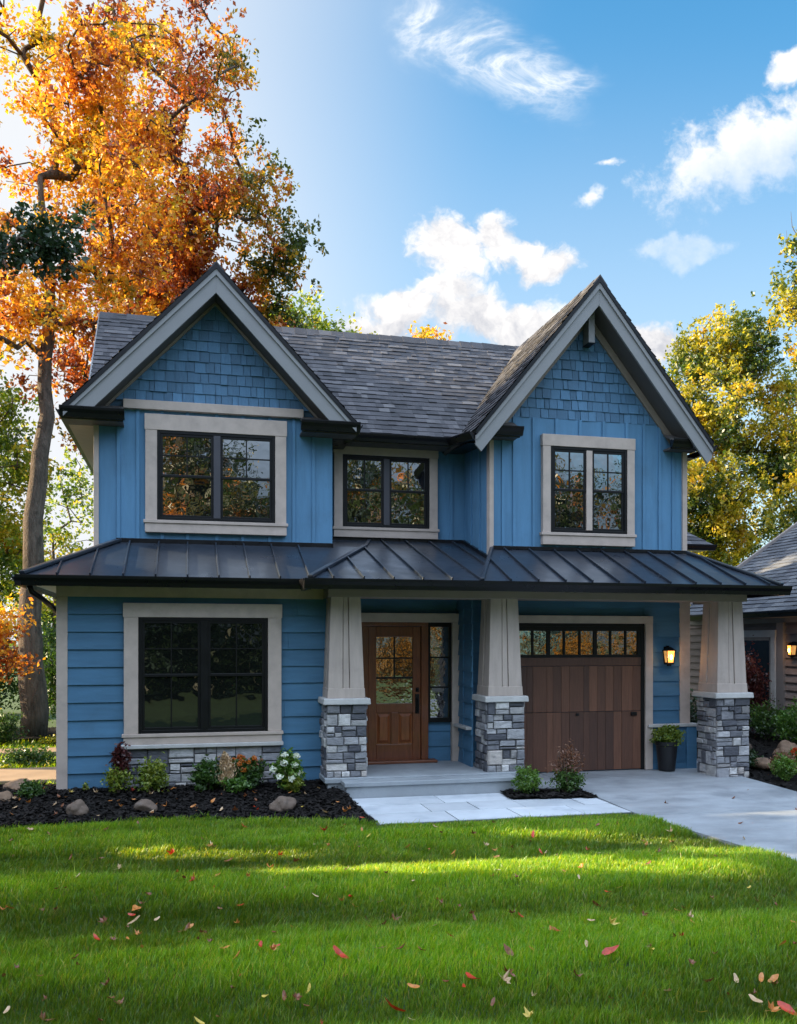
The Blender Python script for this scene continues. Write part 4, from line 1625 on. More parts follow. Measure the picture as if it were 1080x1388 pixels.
# bluestone walk
b = MB()
rng = random.Random(13)
yrow = [9.93, 10.5, 11.04, 11.585]
for j in range(3):
    x = 2.08 + (.0 if j != 1 else .02)
    lo = 2.14 - .02 * j
    x = lo
    while x < 5.30:
        ww = rng.choice((.62, .8, .95, 1.15))
        e = min(5.315, x + ww)
        if 5.315 - e < .3:
            e = 5.315
        if not (j == 2 and x < 5.31 and e > 4.2) or e < 4.3:
            z = rng.uniform(.012, .017)
            b.box(x + .007, e - .007, yrow[j] + .007, yrow[j + 1] - .007, -.05, z)
        else:
            if x < 4.15:
                b.box(x + .004, 4.15, yrow[j] + .004, yrow[j + 1] - .004, -.05, .014)
        x = e
wk = b.build('stone_walk', 'paver', None, 0.004)
tag(wk, kind='structure')
b = MB()
b.box(2.12, 5.318, 9.9, 11.585, -.08, .004)
wj = b.build('walk_bed', 'joint', None)
tag(wj, kind='structure')


def mulch_sheet(name, poly, hfun, step=.07, seed=1, chips=3000):
    """lumpy bark mulch inside a polygon, with loose chips on it"""
    P = np.array(poly)
    x0, y0 = P.min(0)
    x1, y1 = P.max(0)
    nx_, ny_ = int((x1 - x0) / step) + 2, int((y1 - y0) / step) + 2
    X, Y = np.meshgrid(np.linspace(x0, x1, nx_), np.linspace(y0, y1, ny_))

    def inside(x, y):
        r = np.zeros(x.shape, bool)
        n = len(P)
        for i in range(n):
            xa, ya = P[i]
            xb, yb = P[(i + 1) % n]
            cnd = ((ya > y) != (yb > y)) & (x < (xb - xa) * (y - ya) / (yb - ya + 1e-12) + xa)
            r ^= cnd
        return r
    Z = np.zeros(X.shape)
    for i in range(ny_):
        for j in range(nx_):
            Z[i, j] = hfun(X[i, j], Y[i, j]) + .022 * noise.noise((X[i, j] * 7, Y[i, j] * 7, seed)) + .012 * noise.noise((X[i, j] * 19, Y[i, j] * 19, seed))
    Vv = np.stack([X.ravel(), Y.ravel(), Z.ravel()], 1)
    fn, lp = [], []
    for i in range(ny_ - 1):
        for j in range(nx_ - 1):
            if inside(np.array((X[i, j] + X[i, j + 1]) / 2), np.array((Y[i, j] + Y[i + 1, j]) / 2)):
                a = i * nx_ + j
                lp += [a, a + 1, a + nx_ + 1, a + nx_]
                fn.append(4)
    me = np_mesh(name, Vv, fn, lp)
    smooth_shade(me)
    o = link(name, me, 'mulch')
    tag(o, kind='structure')
    rs = np.random.RandomState(seed)
    cx = rs.uniform(x0, x1, chips * 3)
    cy = rs.uniform(y0, y1, chips * 3)
    ok = inside(cx, cy)
    cx, cy = cx[ok][:chips], cy[ok][:chips]
    n = len(cx)
    cz = np.array([hfun(a, c) for a, c in zip(cx, cy)]) + .022 * np.array([noise.noise((a * 7, c * 7, seed)) for a, c in zip(cx, cy)]) + .012
    th = rs.uniform(0, 6.283, n)
    ln = rs.uniform(.015, .045, n)
    wd = rs.uniform(.005, .014, n)
    tl = rs.uniform(-.5, .5, n)
    dx = np.stack([np.cos(th), np.sin(th), tl], 1) * ln[:, None]
    dy = np.stack([-np.sin(th), np.cos(th), rs.uniform(-.6, .6, n)], 1) * wd[:, None]
    c = np.stack([cx, cy, cz], 1)
    v = np.stack([c - dx - dy, c + dx - dy, c + dx + dy, c - dx + dy], 1).reshape(-1, 3)
    me = np_mesh('bark_chips', v, np.full(n, 4), np.arange(4 * n))
    o2 = link('bark_chips', me, 'mulch_chip')
    tag(o2, 'dark shredded bark chips scattered over ' + {1: 'the bed under the front window', 2: 'the small bed beside the walk', 3: 'the bed at the right of the drive', 4: 'the far left border'}[seed], 'mulch', kind='stuff')
    return o


def hL(x, y):
    return max(0.0, min(.15, (y - 10.7) * .10)) - .0


polyL = [(-3.4, 10.68)] + [(x, float(edge_y(x)) - .02) for x in np.linspace(-3.2, 2.13, 22)] + [(2.10, 11.0), (2.05, 11.55), (2.0, 11.88), (1.9, 12.42), (-1.6, 12.42), (-1.75, 12.9), (-3.6, 13.2)]
mulch_sheet('mulch_bed', polyL, hL, .06, 1, 9000)
mulch_sheet('mulch_bed', [(4.16, 11.05), (5.31, 10.87), (5.33, 11.5), (4.45, 11.72), (4.2, 11.55)], lambda x, y: .035, .05, 2, 1200)
mulch_sheet('mulch_bed', [(8.22, 8.5), (8.22, 12.3), (8.62, 12.6), (8.62, 14), (8.7, 19.5), (11.97, 19.5), (11.97, 8.5)], lambda x, y: .03 + .1 * max(0, min(1, (x - 8.3) / 2)), .14, 3, 5000)

# left yard behind the house corner
b = MB()
b.box(-9.0, -1.75, 14.2, 15.6, -.1, .03)
pth = b.build('side_path', 'tan_paving', None, 0.02)
tag(pth, kind='structure')
b = MB()
b.box(-11.0, -1.75, 17.6, 18.3, -.1, .05)
pth = b.build('garden_path', 'tan_paving', None, 0.02)
tag(pth, kind='structure')
mulch_sheet('mulch_bed', [(-11, 20.0), (-1.8, 20.0), (-1.8, 22.5), (-11, 22.5)], lambda x, y: .06, .2, 4, 1500)


# ------------------------------------------------------------------ grass
def grass_mesh(name, pts, hs, rs, wd):
    n = len(pts)
    th = rs.uniform(0, 6.283, n)
    lean = rs.uniform(.1, .75, n) * hs
    la = rs.uniform(0, 6.283, n)
    # blades lean mostly the way they were mown
    la = np.where(rs.rand(n) < .5, rs.normal(0.2, .7, n), la)
    wx = np.cos(th) * wd
    wy = np.sin(th) * wd
    lx, ly = np.cos(la) * lean, np.sin(la) * lean
    z0 = np.zeros(n)
    p = pts
    v = np.empty((n, 5, 3), np.float32)
    v[:, 0] = p + np.stack([-wx, -wy, z0 - .01], 1)
    v[:, 1] = p + np.stack([wx, wy, z0 - .01], 1)
    v[:, 2] = p + np.stack([wx * .8 + lx * .35, wy * .8 + ly * .35, hs * .6], 1)
    v[:, 3] = p + np.stack([-wx * .8 + lx * .35, -wy * .8 + ly * .35, hs * .6], 1)
    v[:, 4] = p + np.stack([lx, ly, hs], 1)
    base = (np.arange(n) * 5)[:, None]
    lp = (base + np.array([[0, 1, 2, 3, 3, 2, 4]])).ravel()
    fn = np.tile(np.array([4, 3]), n)
    return np_mesh(name, v.reshape(-1, 3), fn, lp)


rs = np.random.RandomState(4)
NG = 900000
gx_ = rs.uniform(-4.0, 7.2, NG)
gy_ = rs.uniform(3.6, 11.0, NG)
s_, c_ = math.sin(YAW), math.cos(YAW)
zc = gx_ * s_ + gy_ * c_
xc = gx_ * c_ - gy_ * s_
px = xc / zc
keep = (np.abs(px) < .52) & (gy_ < edge_y(gx_) + .03 * np.sin(gx_ * 9)) & (gx_ < lawn_x1(gy_)) & (zc > 4.2)
keep &= rs.rand(NG) < np.clip((6.2 / zc) ** 1.1, 0, 1)
gx_, gy_ = gx_[keep], gy_[keep]
zc = zc[keep]
pts = np.stack([gx_, gy_, lawn_h(gx_, gy_)], 1)
tuft = np.array([noise.noise((a * 2.2, c * 3.2, 0)) + .6 * noise.noise((a * 6.5, c * 8, 4)) + .95 * noise.noise((a * .55, c * 3.6, 9)) for a, c in zip(gx_, gy_)])
hs = np.clip(.050 + .030 * tuft + rs.normal(0, .011, len(gx_)), .014, .12)
hs = np.where(rs.rand(len(gx_)) < .012, hs * 1.7, hs)
gm = grass_mesh('lawn_grass', pts, hs, rs, .0017 + .00036 * (zc - 4))
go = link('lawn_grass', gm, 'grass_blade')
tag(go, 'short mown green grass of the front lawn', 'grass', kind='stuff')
# back yard turf at the left
n = 26000
bx_ = rs.uniform(-9.5, -1.8, n)
by_ = rs.uniform(12.95, 20.0, n)
k_ = ~((by_ > 14.15) & (by_ < 15.65)) & ~((by_ > 17.55) & (by_ < 18.35)) & ~((by_ < 13.3) & (bx_ > -3.7))
bx_, by_ = bx_[k_], by_[k_]
gm = grass_mesh('yard_grass', np.stack([bx_, by_, np.full(len(bx_), -.08)], 1), rs.uniform(.07, .15, len(bx_)), rs, .012)
go = link('yard_grass', gm, 'grass_blade')
tag(go, 'sunlit green turf of the side yard behind the house corner', 'grass', kind='stuff')


# ------------------------------------------------------------------ foliage
def leaf_quads(cent, size, rs, droop=.3, narrow=.55, up=None):
    """one folded diamond per leaf"""
    n = len(cent)
    a = rs.normal(size=(n, 3))
    a[:, 2] -= droop
    a /= np.linalg.norm(a, axis=1)[:, None] + 1e-9
    t = rs.normal(size=(n, 3))
    bb = np.cross(a, t)
    bb /= np.linalg.norm(bb, axis=1)[:, None] + 1e-9
    nn_ = np.cross(a, bb)
    L = (size * rs.uniform(.6, 1.3, n))[:, None]
    W = L * narrow
    v = np.empty((n, 4, 3), np.float32)
    v[:, 0] = cent - a * L * .5
    v[:, 1] = cent + bb * W * .5 + nn_ * L * .10
    v[:, 2] = cent + a * L * .5
    v[:, 3] = cent - bb * W * .5 + nn_ * L * .10
    return v.reshape(-1, 3)


GAPS = []          # sun lines where leaves are removed from the left trees to let beams through


def near_gap(p, extra=0.0):
    if not GAPS:
        return np.zeros(len(p), bool)
    r = np.zeros(len(p), bool)
    dv = np.array(sun_dir)
    for (g0, rad) in GAPS:
        q = p - np.array(g0)
        t = q @ dv
        dist = np.linalg.norm(q - t[:, None] * dv, axis=1)
        r |= (dist < rad + extra)
    return r


def make_tree(name, label, loc, trunk, ells, nclump, per, lsize, lm, seed, group=None, trunk_r=.25, sig=.35, tip_r=.012, cat='tree', bark='bark', gap_noise=.12, beams=False, power=.45, bare=0, nscale=.55):
    """trunk: points relative to loc; ells: crown volumes (cx,cy,cz,rx,ry,rz) relative to loc"""
    rs = np.random.RandomState(seed)
    rt = root(name, label, cat, loc, group)
    L0 = np.array(loc, float)
    tp = [np.array(p, float) for p in trunk]
    nodes, par = [], []
    for i in range(len(tp) - 1):
        m_ = max(2, int(np.linalg.norm(tp[i + 1] - tp[i]) / .45))
        for k in range(m_):
            f = k / m_
            q = tp[i] * (1 - f) + tp[i + 1] * f
            if nodes:
                q = q + rs.normal(0, .02, 3) * [1, 1, 0]
            nodes.append(q)
            par.append(len(nodes) - 2)
    nodes.append(tp[-1])
    par.append(len(nodes) - 2)
    ntrunk = len(nodes)
    vols = np.array([e[3] * e[4] * e[5] for e in ells]) ** .8
    vols /= vols.sum()
    cl = []
    tries = 0
    while len(cl) < nclump and tries < nclump * 30:
        tries += 1
        e = ells[rs.choice(len(ells), p=vols)]
        u = rs.normal(size=3)
        u /= np.linalg.norm(u)
        r = rs.rand() ** (1 / 2.3)
        q = np.array(e[:3]) + u * r * np.array(e[3:6])
        nv = noise.noise((q[0] * nscale + seed, q[1] * nscale, q[2] * nscale)) + .5 * noise.noise((q[0] * 1.3, q[1] * 1.3 + seed, q[2] * 1.3))
        if nv < gap_noise - .25:
            continue
        if q[2] + loc[2] < .35:
            continue
        if beams and near_gap((q + np.array(loc))[None, :], .30)[0]:
            continue
        cl.append(q)
    cl = np.array(cl)
    start = np.array(tp[-1])
    order = np.argsort(np.min(np.linalg.norm(cl[:, None, :] - np.array(nodes)[None, :, :], axis=2), axis=1))
    NA = np.zeros((ntrunk + nclump * 7, 3))
    NA[:ntrunk] = nodes
    cnt = ntrunk
    par = list(par)
    tips = []
    lowz = tp[0][2] + (tp[-1][2] - tp[0][2]) * .22
    for ci in order:
        q = cl[ci]
        A = NA[:cnt]
        dd = np.linalg.norm(A - q, axis=1)
        cost = dd + .55 * np.maximum(0, A[:, 2] - q[2]) + np.where(A[:, 2] < lowz, 3.0, 0)
        j = int(np.argmin(cost))
        p = A[j]
        D = dd[j]
        m_ = int(min(6, max(1, round(D / .4))))
        last = j
        bend = rs.normal(0, .10 * D, 3)
        for k in range(1, m_ + 1):
            f = k / m_
            s_in = p * (1 - f) + q * f + bend * math.sin(math.pi * f) + np.array([0, 0, .10 * D * math.sin(math.pi * f)])
            NA[cnt] = s_in
            par.append(last)
            last = cnt
            cnt += 1
        tips.append(last)
    wt = np.zeros(cnt)
    for t_i in tips:
        wt[t_i] += 1
    for i in range(cnt - 1, 0, -1):
        if par[i] >= 0:
            wt[par[i]] += wt[i]
    rad = tip_r * np.maximum(wt, 1) ** power
    # trunk follows its own taper
    zt = np.linspace(0, 1, ntrunk)
    rad[:ntrunk] = trunk_r * (1 - .80 * zt) * (1 + .45 * np.exp(-zt * 22))
    rad = np.minimum(rad, trunk_r)
    b = MB()
    b.tube([Vector(NA[i] + L0) for i in range(ntrunk)], [float(r) for r in rad[:ntrunk]], 14)
    b.build('trunk', bark, rt, smooth=True)
    child = {}
    for i in range(ntrunk, cnt):
        child.setdefault(par[i], []).append(i)
    b = MB()
    done = set()
    for i in range(ntrunk, cnt):
        if i in done:
            continue
        pth_ = [par[i], i]
        done.add(i)
        cur = i
        while cur in child:
            nxt = max(child[cur], key=lambda c: wt[c])
            if nxt in done:
                break
            pth_.append(nxt)
            done.add(nxt)
            cur = nxt
        rr = [float(rad[k]) for k in pth_]
        rr[0] = min(rr[0], rr[1] * 1.25)
        if rr[1] < .006 and len(pth_) < 3:
            continue
        b.tube([Vector(NA[k] + L0) for k in pth_], rr, 5 if rr[1] < .05 else 8)
    if b.v:
        b.build('branches', bark, rt, smooth=True)
    # leaves
    nsub = 9
    sub = np.repeat(cl, nsub, axis=0)
    sub = sub + rs.normal(0, 1, sub.shape) * sig * np.array([1, 1, .75]) * np.repeat(rs.uniform(.6, 1.25, len(cl)), nsub)[:, None]
    pw = max(2, int(round(per / nsub)))
    c = np.repeat(sub, pw, axis=0)
    c = c + rs.normal(0, 1, c.shape) * np.repeat(rs.uniform(.4, 1.0, len(sub)), pw)[:, None] * lsize * .85
    c = c + L0
    c = c[c[:, 2] > .15]
    if beams:
        c = c[~near_gap(c)]
    v = leaf_quads(c, lsize, rs)
    n = len(c)
    me = np_mesh('crown', v, np.full(n, 4), np.arange(4 * n))
    link('crown', me, lm, rt)
    return rt


def dup(o, loc, label, rotz=0, scale=1.0):
    r = o.copy()
    col.objects.link(r)
    r.location = loc
    r.rotation_euler = (0, 0, rotz)
    r.scale = (scale,) * 3
    r['label'] = label
    for ch in list(o.children):
        c = ch.copy()
        col.objects.link(c)
        c.parent = r
        c.matrix_parent_inverse = ch.matrix_parent_inverse.copy()
        for g_ in list(ch.children):
            dg = g_.copy()
            col.objects.link(dg)
            dg.parent = c
    return r


# --- trees the photo shows
make_tree('maple_tree', 'tall orange maple with a thick grey trunk left of the house', (-3.29, 20.7, -.05),
          [(0, 0, 0), (-.02, 0, 1.2), (-.08, 0, 2.6), (.0, 0, 4.8), (.26, 0, 7.1), (.24, .1, 8.4), (.31, .2, 9.8), (.1, .3, 12.5)],
          [(.7, .3, 13.2, 3.4, 2.4, 4.2), (-1.8, 0, 10.6, 2.4, 2.0, 3.8), (1.3, -.1, 9.0, 1.9, 1.3, 1.7), (.2, .2, 16.5, 2.8, 2.2, 2.2)],
          390, 108, .125, 'leaf_orange', 101, trunk_r=.29, sig=.30, gap_noise=.44, nscale=.7)
make_tree('maple_tree', 'broad red and rust maple rising behind the left gable', (-1.1, 24.0, -.05),
          [(0, 0, 0), (0, 0, 3), (.3, 0, 6), (.7, 0, 9), (1.1, 0, 12)],
          [(1.1, 0, 14.0, 2.5, 2.2, 4.6), (1.7, 0, 11.4, 2.5, 1.8, 3.2), (.2, 0, 9.8, 2.6, 1.8, 2.8), (2.6, 0, 12.6, 1.6, 1.4, 3.0), (.8, -.5, 17.4, 2.2, 1.8, 1.8), (-1.5, 0, 8.6, 1.5, 1.1, 1.5)],
          530, 108, .13, 'leaf_red', 102, trunk_r=.28, sig=.31, gap_noise=.38, nscale=.7)
make_tree('leafy_tree', 'green and yellow leafy tree at the left edge behind the maple trunk', (-6.8, 25.5, -.05),
          [(0, 0, 0), (.1, 0, 3), (0, 0, 6)], [(.6, 0, 7.0, 2.5, 2.2, 2.6), (1.3, 0, 4.6, 1.8, 1.6, 1.5), (.4, 0, 9.2, 1.6, 1.5, 1.4)],
          330, 99, .135, 'leaf_backlit', 103, trunk_r=.18, sig=.32, gap_noise=.3, nscale=.8)
make_tree('leafy_tree', 'dark olive tree between the maple trunk and the house wall', (-4.6, 33, -.05),
          [(0, 0, 0), (.1, 0, 3), (0, 0, 6)], [(.4, 0, 5.6, 1.7, 1.6, 3.2), (.1, 0, 3.2, 1.6, 1.5, 1.6)],
          110, 70, .15, 'leaf_backlit', 104, trunk_r=.15, sig=.36, gap_noise=.34, nscale=.8)
make_tree('pine_tree', 'dark green evergreen reaching a bough in from the left edge', (-7.0, 17.0, -.05),
          [(0, 0, 0), (0, 0, 5), (0, 0, 10), (0, 0, 12)],
          [(4.3, -.9, 9.05, 1.3, .6, .32), (3.2, -.9, 9.25, 1.3, .7, .42), (1.6, -.5, 9.0, 1.2, .8, .8), (0, 0, 8, 1.8, 1.6, 2.6), (0, 0, 11, 1.2, 1.2, 1.6)],
          330, 108, .12, 'leaf_dark', 105, trunk_r=.22, sig=.24)
make_tree('japanese_maple', 'low orange leaved tree in front of the grey maple trunk', (-4.75, 18.9, -.05),
          [(0, 0, 0), (.05, 0, .5), (.0, 0, 1.1)], [(.55, 0, 1.75, 1.15, .9, .55), (.9, 0, 2.45, .75, .6, .5), (0, 0, 2.6, .9, .8, .6)],
          85, 55, .11, 'leaf_orange', 106, trunk_r=.06, sig=.16, tip_r=.005)
make_tree('leafy_tree', 'tree top with olive and rust leaves beyond the roof ridge beside the left gable', (4.1, 31, -.05),
          [(0, 0, 0), (0, 0, 5), (0, 0, 11)], [(-.2, 0, 12.6, 1.3, 1.2, 1.9), (-1.2, 0, 12.0, 1.0, 1, 1.5), (.9, 0, 12.2, .9, 1, 1.3), (1.8, 0, 11.6, .8, 1, 1.3)],
          190, 60, .18, 'leaf_backlit', 107, trunk_r=.16, sig=.32)
make_tree('leafy_tree', 'tip of an orange tree showing above the middle of the roof ridge', (8.95, 32, -.05),
          [(0, 0, 0), (0, 0, 5), (0, 0, 11.4)], [(0, 0, 12.4, .85, .8, 1.7)],
          60, 70, .17, 'leaf_orange', 108, trunk_r=.14, sig=.22)
make_tree('leafy_tree', 'large yellow and green tree right of the house over the neighbouring roof', (19.8, 30, -.05),
          [(0, 0, 0), (.2, 0, 4), (-.2, 0, 7), (.1, 0, 10)],
          [(-.2, 0, 9.4, 3.7, 3.0, 4.4), (-1.6, 0, 6.8, 2.6, 2.2, 3.2), (.3, 0, 13.2, 2.2, 1.8, 2.0), (-.6, 0, 4.2, 3.2, 2.2, 2.0), (2.6, 0, 8.5, 2.6, 2.2, 4)],
          720, 108, .15, 'leaf_yellow', 109, trunk_r=.26, sig=.33, gap_noise=.32, nscale=.6)
tt = make_tree('leafy_tree', 'golden tree at the right edge with bare twigs at its top', (20.35, 25.5, -.05),
               [(0, 0, 0), (0, 0, 4), (.1, 0, 8), (0, 0, 12), (-.2, 0, 15.0)],
               [(.3, 0, 13.6, 1.6, 1.5, 2.1), (.2, 0, 11.4, 1.2, 1.2, 1.2), (.6, 0, 8.2, 1.7, 1.5, 2.0), (.5, 0, 5.6, 1.9, 1.5, 1.6)],
               190, 90, .17, 'leaf_yellow', 110, trunk_r=.2, sig=.32)
b = MB()
for a in ((-.8, .1, 15.9), (-.25, 0, 17.2), (.2, .1, 16.6), (-1.05, 0, 15.2)):
    p0 = Vector((20.35 - .1, 25.5, 14.0))
    p1 = Vector((20.35 + a[0], 25.5 + a[1], a[2]))
    md = p0.lerp(p1, .55) + Vector((.12, 0, .12))
    b.tube([p0, md, p1, p1 + Vector((-.05, 0, .5))], [.035, .022, .012, .004], 6)
b.build('bare_twigs', 'twig', tt, smooth=True)

# --- unseen trees at left shade the lawn, crowns cut open for sun slits
for (gx0_, gy0_, r_) in [(1.1, 7.95, .10), (1.7, 7.88, .14), (2.3, 7.75, .17), (2.9, 7.62, .18), (3.5, 7.48, .17), (4.1, 7.32, .15), (4.6, 7.2, .12),
                         (3.5, 8.95, .07), (4.1, 8.78, .09), (4.7, 8.62, .09), (5.2, 8.5, .08),
                         (-.4, 9.2, .12), (.2, 9.05, .12), (.8, 8.9, .08), (5.3, 7.75, .12), (2.6, 9.5, .04), (1.6, 9.0, .04), (-.9, 8.2, .04), (.2, 7.5, .04), (3.0, 6.6, .04), (6.1, 10.30, .10), (6.6, 10.2, .14), (7.1, 10.05, .15), (7.6, 9.85, .13), (6.9, 9.45, .06), (7.7, 9.2, .08)]:
    r_ *= 1.75
    GAPS.append(((gx0_, gy0_, .02), r_))
shade = []
for i, (x, y, hgt, sd_) in enumerate([(-8.2, 7.4, 4.2, 201), (-8.6, 10.2, 4.6, 202), (-8.9, 13.0, 4.4, 203), (-7.6, 4.6, 4.0, 204), (-12.5, 12.4, 5.2, 205), (-12.0, 8.0, 5.0, 206)]):
    make_tree('shade_tree', ['leafy tree standing out at the left of the lawn', 'second leafy tree left of the lawn', 'leafy tree left of the lawn nearest the house',
                             'leafy tree left of the lawn nearest the street', 'far leafy tree left of the lawn', 'far leafy tree nearer the street'][i], (x, y, -.05),
              [(0, 0, 0), (0, 0, 1.5), (.1, 0, 3)], [(0, 0, hgt - .6, 1.9, 1.8, hgt - .8)], 340, 54, .25, 'leaf_green', sd_, trunk_r=.15, sig=.40, beams=True, gap_noise=-.4)
# --- trees across the street, seen mirrored in the windows
fr = make_tree('street_tree', 'green tree across the street', (-5.0, -17, -.05), [(0, 0, 0), (0, 0, 3), (.1, 0, 6)],
               [(0, 0, 6.6, 3.2, 3.0, 4.4), (1.6, 0, 9, 2, 2, 2.4), (-1.4, 0, 4.2, 2.2, 2, 2)], 230, 38, .32, 'leaf_street', 301, trunk_r=.28, sig=.5)
fr2 = make_tree('street_tree', 'orange tree across the street', (4.5, -20, -.05), [(0, 0, 0), (0, 0, 3), (.1, 0, 6)],
                [(0, 0, 6.0, 3.0, 3.0, 4.0), (-1.6, 0, 8.6, 2, 2, 2.4), (1.4, 0, 4.2, 2.4, 2, 2)], 260, 40, .32, 'leaf_street', 302, trunk_r=.28, sig=.5)
for i, (x, y, o, rz, sc) in enumerate([(11.5, -16, fr, 1.1, 1.0), (-12.5, -14, fr2, 2.2, 1.05), (18.5, -19, fr2, .6, 1.2), (-19, -17, fr, 3.0, 1.1), (25, -15, fr, 4.0, 1.15), (0.2, -27, fr, 5.0, 1.4), (9, -28, fr2, 4.2, 1.3), (-9, -26, fr2, 1.3, 1.3)]):
    dup(o, (x, y, -.05), ['tree across the street facing the garage', 'tree across the street facing the side yard', 'tree across the street beyond the drive', 'far left tree across the street', 'far right tree across the street',
                          'tall tree behind the street trees', 'tall tree behind the orange street tree', 'tall tree behind the left street trees'][i], rz, sc)


# --- shrubs and flowers
def shrub(name, label, loc, parts, cat='shrub', seed=1, group=None, stems=6, stem_m='twig'):
    """parts: (child name, material, n, leaf size, (cx,cy,cz,rx,ry,rz), hollow, narrow)"""
    rs = np.random.RandomState(seed)
    rt = root(name, label, cat, loc, group)
    L0 = np.array(loc, float)
    b = MB()
    for (nm, m_, n, ls, e, hol, nar) in parts:
        k = 0
        for i in range(stems):
            u = rs.normal(size=3)
            u /= np.linalg.norm(u)
            tip = np.array(e[:3]) + u * np.array(e[3:]) * .7
            q0 = np.array([rs.normal(0, .02), rs.normal(0, .02), -.02])
            md = q0 * .5 + tip * .5 + rs.normal(0, .02, 3)
            b.tube([Vector(q0 + L0), Vector(md + L0), Vector(tip + L0)], [.008, .006, .003], 5)
        u = rs.normal(size=(n, 3))
        u /= np.linalg.norm(u, axis=1)[:, None]
        r = hol + (1 - hol) * rs.rand(n) ** .5
        lump = np.array([.80 + .62 * noise.noise(Vector(q) * 2.1 + Vector((seed * 3.1, 0, 0))) + .22 * noise.noise(Vector(q) * 6.0 + Vector((0, seed * 1.7, 0))) for q in u])
        lump *= np.where(rs.rand(n) < .06, rs.uniform(1.05, 1.35, n), 1.0)
        c = np.array(e[:3]) + u * (r * lump)[:, None] * np.array(e[3:])
        c = c + L0
        c = c[c[:, 2] > .02]
        v = leaf_quads(c, ls, rs, -.15, nar)
        me = np_mesh(nm, v, np.full(len(c), 4), np.arange(4 * len(c)))
        link(nm, me, m_, rt)
    b.build('stems', stem_m, rt)
    return rt


def heads(rt, name, m_, spots, r, n, ls, seed):
    """round flower heads made of many petals, one mesh per head"""
    rs = np.random.RandomState(seed)
    for (x, y, z) in spots:
        u = rs.normal(size=(n, 3))
        u /= np.linalg.norm(u, axis=1)[:, None]
        c = np.array((x, y, z)) + u * r * np.array([1, 1, .8]) * rs.uniform(.8, 1.0, n)[:, None]
        v = leaf_quads(c, ls, rs, 0, .8)
        link(name, np_mesh(name, v, np.full(n, 4), np.arange(4 * n)), m_, rt)


shrub('barberry_shrub', 'green shrub with burgundy upright tops at the left of the window stonework', (-0.90, 12.08, .13),
      [('foliage', 'leaf_lime', 900, .045, (.0, 0, .18, .22, .19, .21), .2, .6), ('burgundy_foliage', 'leaf_burgundy', 1000, .05, (.03, .05, .42, .16, .14, .25), .1, .6)], seed=1)
shrub('small_shrub', 'small yellow green shrub in front of the window stonework beside the burgundy one', (-.45, 12.05, .13),
      [('foliage', 'leaf_lime', 1500, .055, (0, 0, .22, .24, .20, .25), .1, .55)], seed=2)
shrub('small_shrub', 'low round green shrub at the left end of the mulch bed', (-1.93, 12.05, .10),
      [('foliage', 'leaf_shrub', 1200, .04, (0, 0, .11, .19, .17, .14), .2, .55)], seed=3)
shrub('small_shrub', 'tiny pale sprout beside the house corner in the mulch', (-1.30, 12.2, .14), [('foliage', 'leaf_lime', 90, .04, (0, 0, .06, .05, .05, .09), .1, .5)], seed=4, stems=3)
shrub('leafy_shrub', 'dark green leafy shrub left of the tan plume', (.26, 12.02, .13),
      [('foliage', 'leaf_shrub', 1800, .06, (0, 0, .20, .26, .20, .25), .2, .55)], seed=5)
pg = root('grass_plume', 'dry tan feathery plume standing in the middle of the flower bed', 'plume', (.47, 11.92, .13))
rsx = np.random.RandomState(6)
n = 1500
t = rsx.rand(n)
cpl = np.stack([.47 + .03 * np.sin(t * 3) + rsx.normal(0, 1, n) * .055 * np.sin(np.pi * np.clip(t * .85 + .12, 0, 1)), 11.92 + rsx.normal(0, .03, n), .22 + t * .42], 1)
link('plume_head', np_mesh('plume_head', leaf_quads(cpl, .05, rsx, -2.2, .25), np.full(n, 4), np.arange(4 * n)), 'plume', pg)
b = MB()
b.tube([(.47, 11.92, .10), (.475, 11.92, .4), (.48, 11.92, .6)], [.008, .006, .003], 6)
b.build('stalk', 'plume', pg)
mm = shrub('mum_plant', 'orange flowering mum with dark green leaves right of the tan plume', (.78, 12.05, .13),
           [('foliage', 'leaf_shrub', 2000, .055, (0, 0, .21, .28, .20, .25), .2, .55)], 'flower', seed=7)
rr_ = random.Random(2)
heads(mm, 'flower_head', 'flower_orange', [(.78 + rr_.uniform(-.22, .12), 12.05 + rr_.uniform(-.16, .05), .13 + rr_.uniform(.26, .44)) for _ in range(24)], .034, 60, .022, 8)
heads(mm, 'flower_head', 'flower_pink', [(.78 + rr_.uniform(.02, .2), 12.05 + rr_.uniform(-.12, .05), .13 + rr_.uniform(.3, .42)) for _ in range(7)], .022, 40, .018, 9)
shrub('low_perennial', 'low bright green perennial in front of the orange mum', (.62, 11.85, .12),
      [('foliage', 'leaf_box', 700, .06, (0, 0, .10, .20, .13, .12), .2, .45)], 'plant', seed=10)
hy = shrub('hydrangea', 'white flowering hydrangea with lime leaves at the right end of the mulch bed', (1.30, 11.85, .11),
           [('foliage', 'leaf_box', 1500, .06, (0, 0, .27, .24, .2, .30), .2, .6), ('lower_foliage', 'leaf_lime', 700, .05, (.06, -.12, .12, .17, .12, .13), .2, .5)], 'flower', seed=11)
heads(hy, 'flower_head', 'flower_white', [(1.10, 11.74, .42), (1.24, 11.70, .50), (1.38, 11.72, .47), (1.25, 11.78, .60), (1.45, 11.75, .36), (1.18, 11.66, .33), (1.41, 11.80, .58), (1.33, 11.64, .30)], .045, 42, .042, 12)
shrub('boxwood_ball', 'round bright green boxwood in the small bed before the middle column', (4.50, 11.33, .03),
      [('foliage', 'leaf_box', 3200, .035, (0, 0, .19, .21, .20, .20), .55, .5)], seed=13)
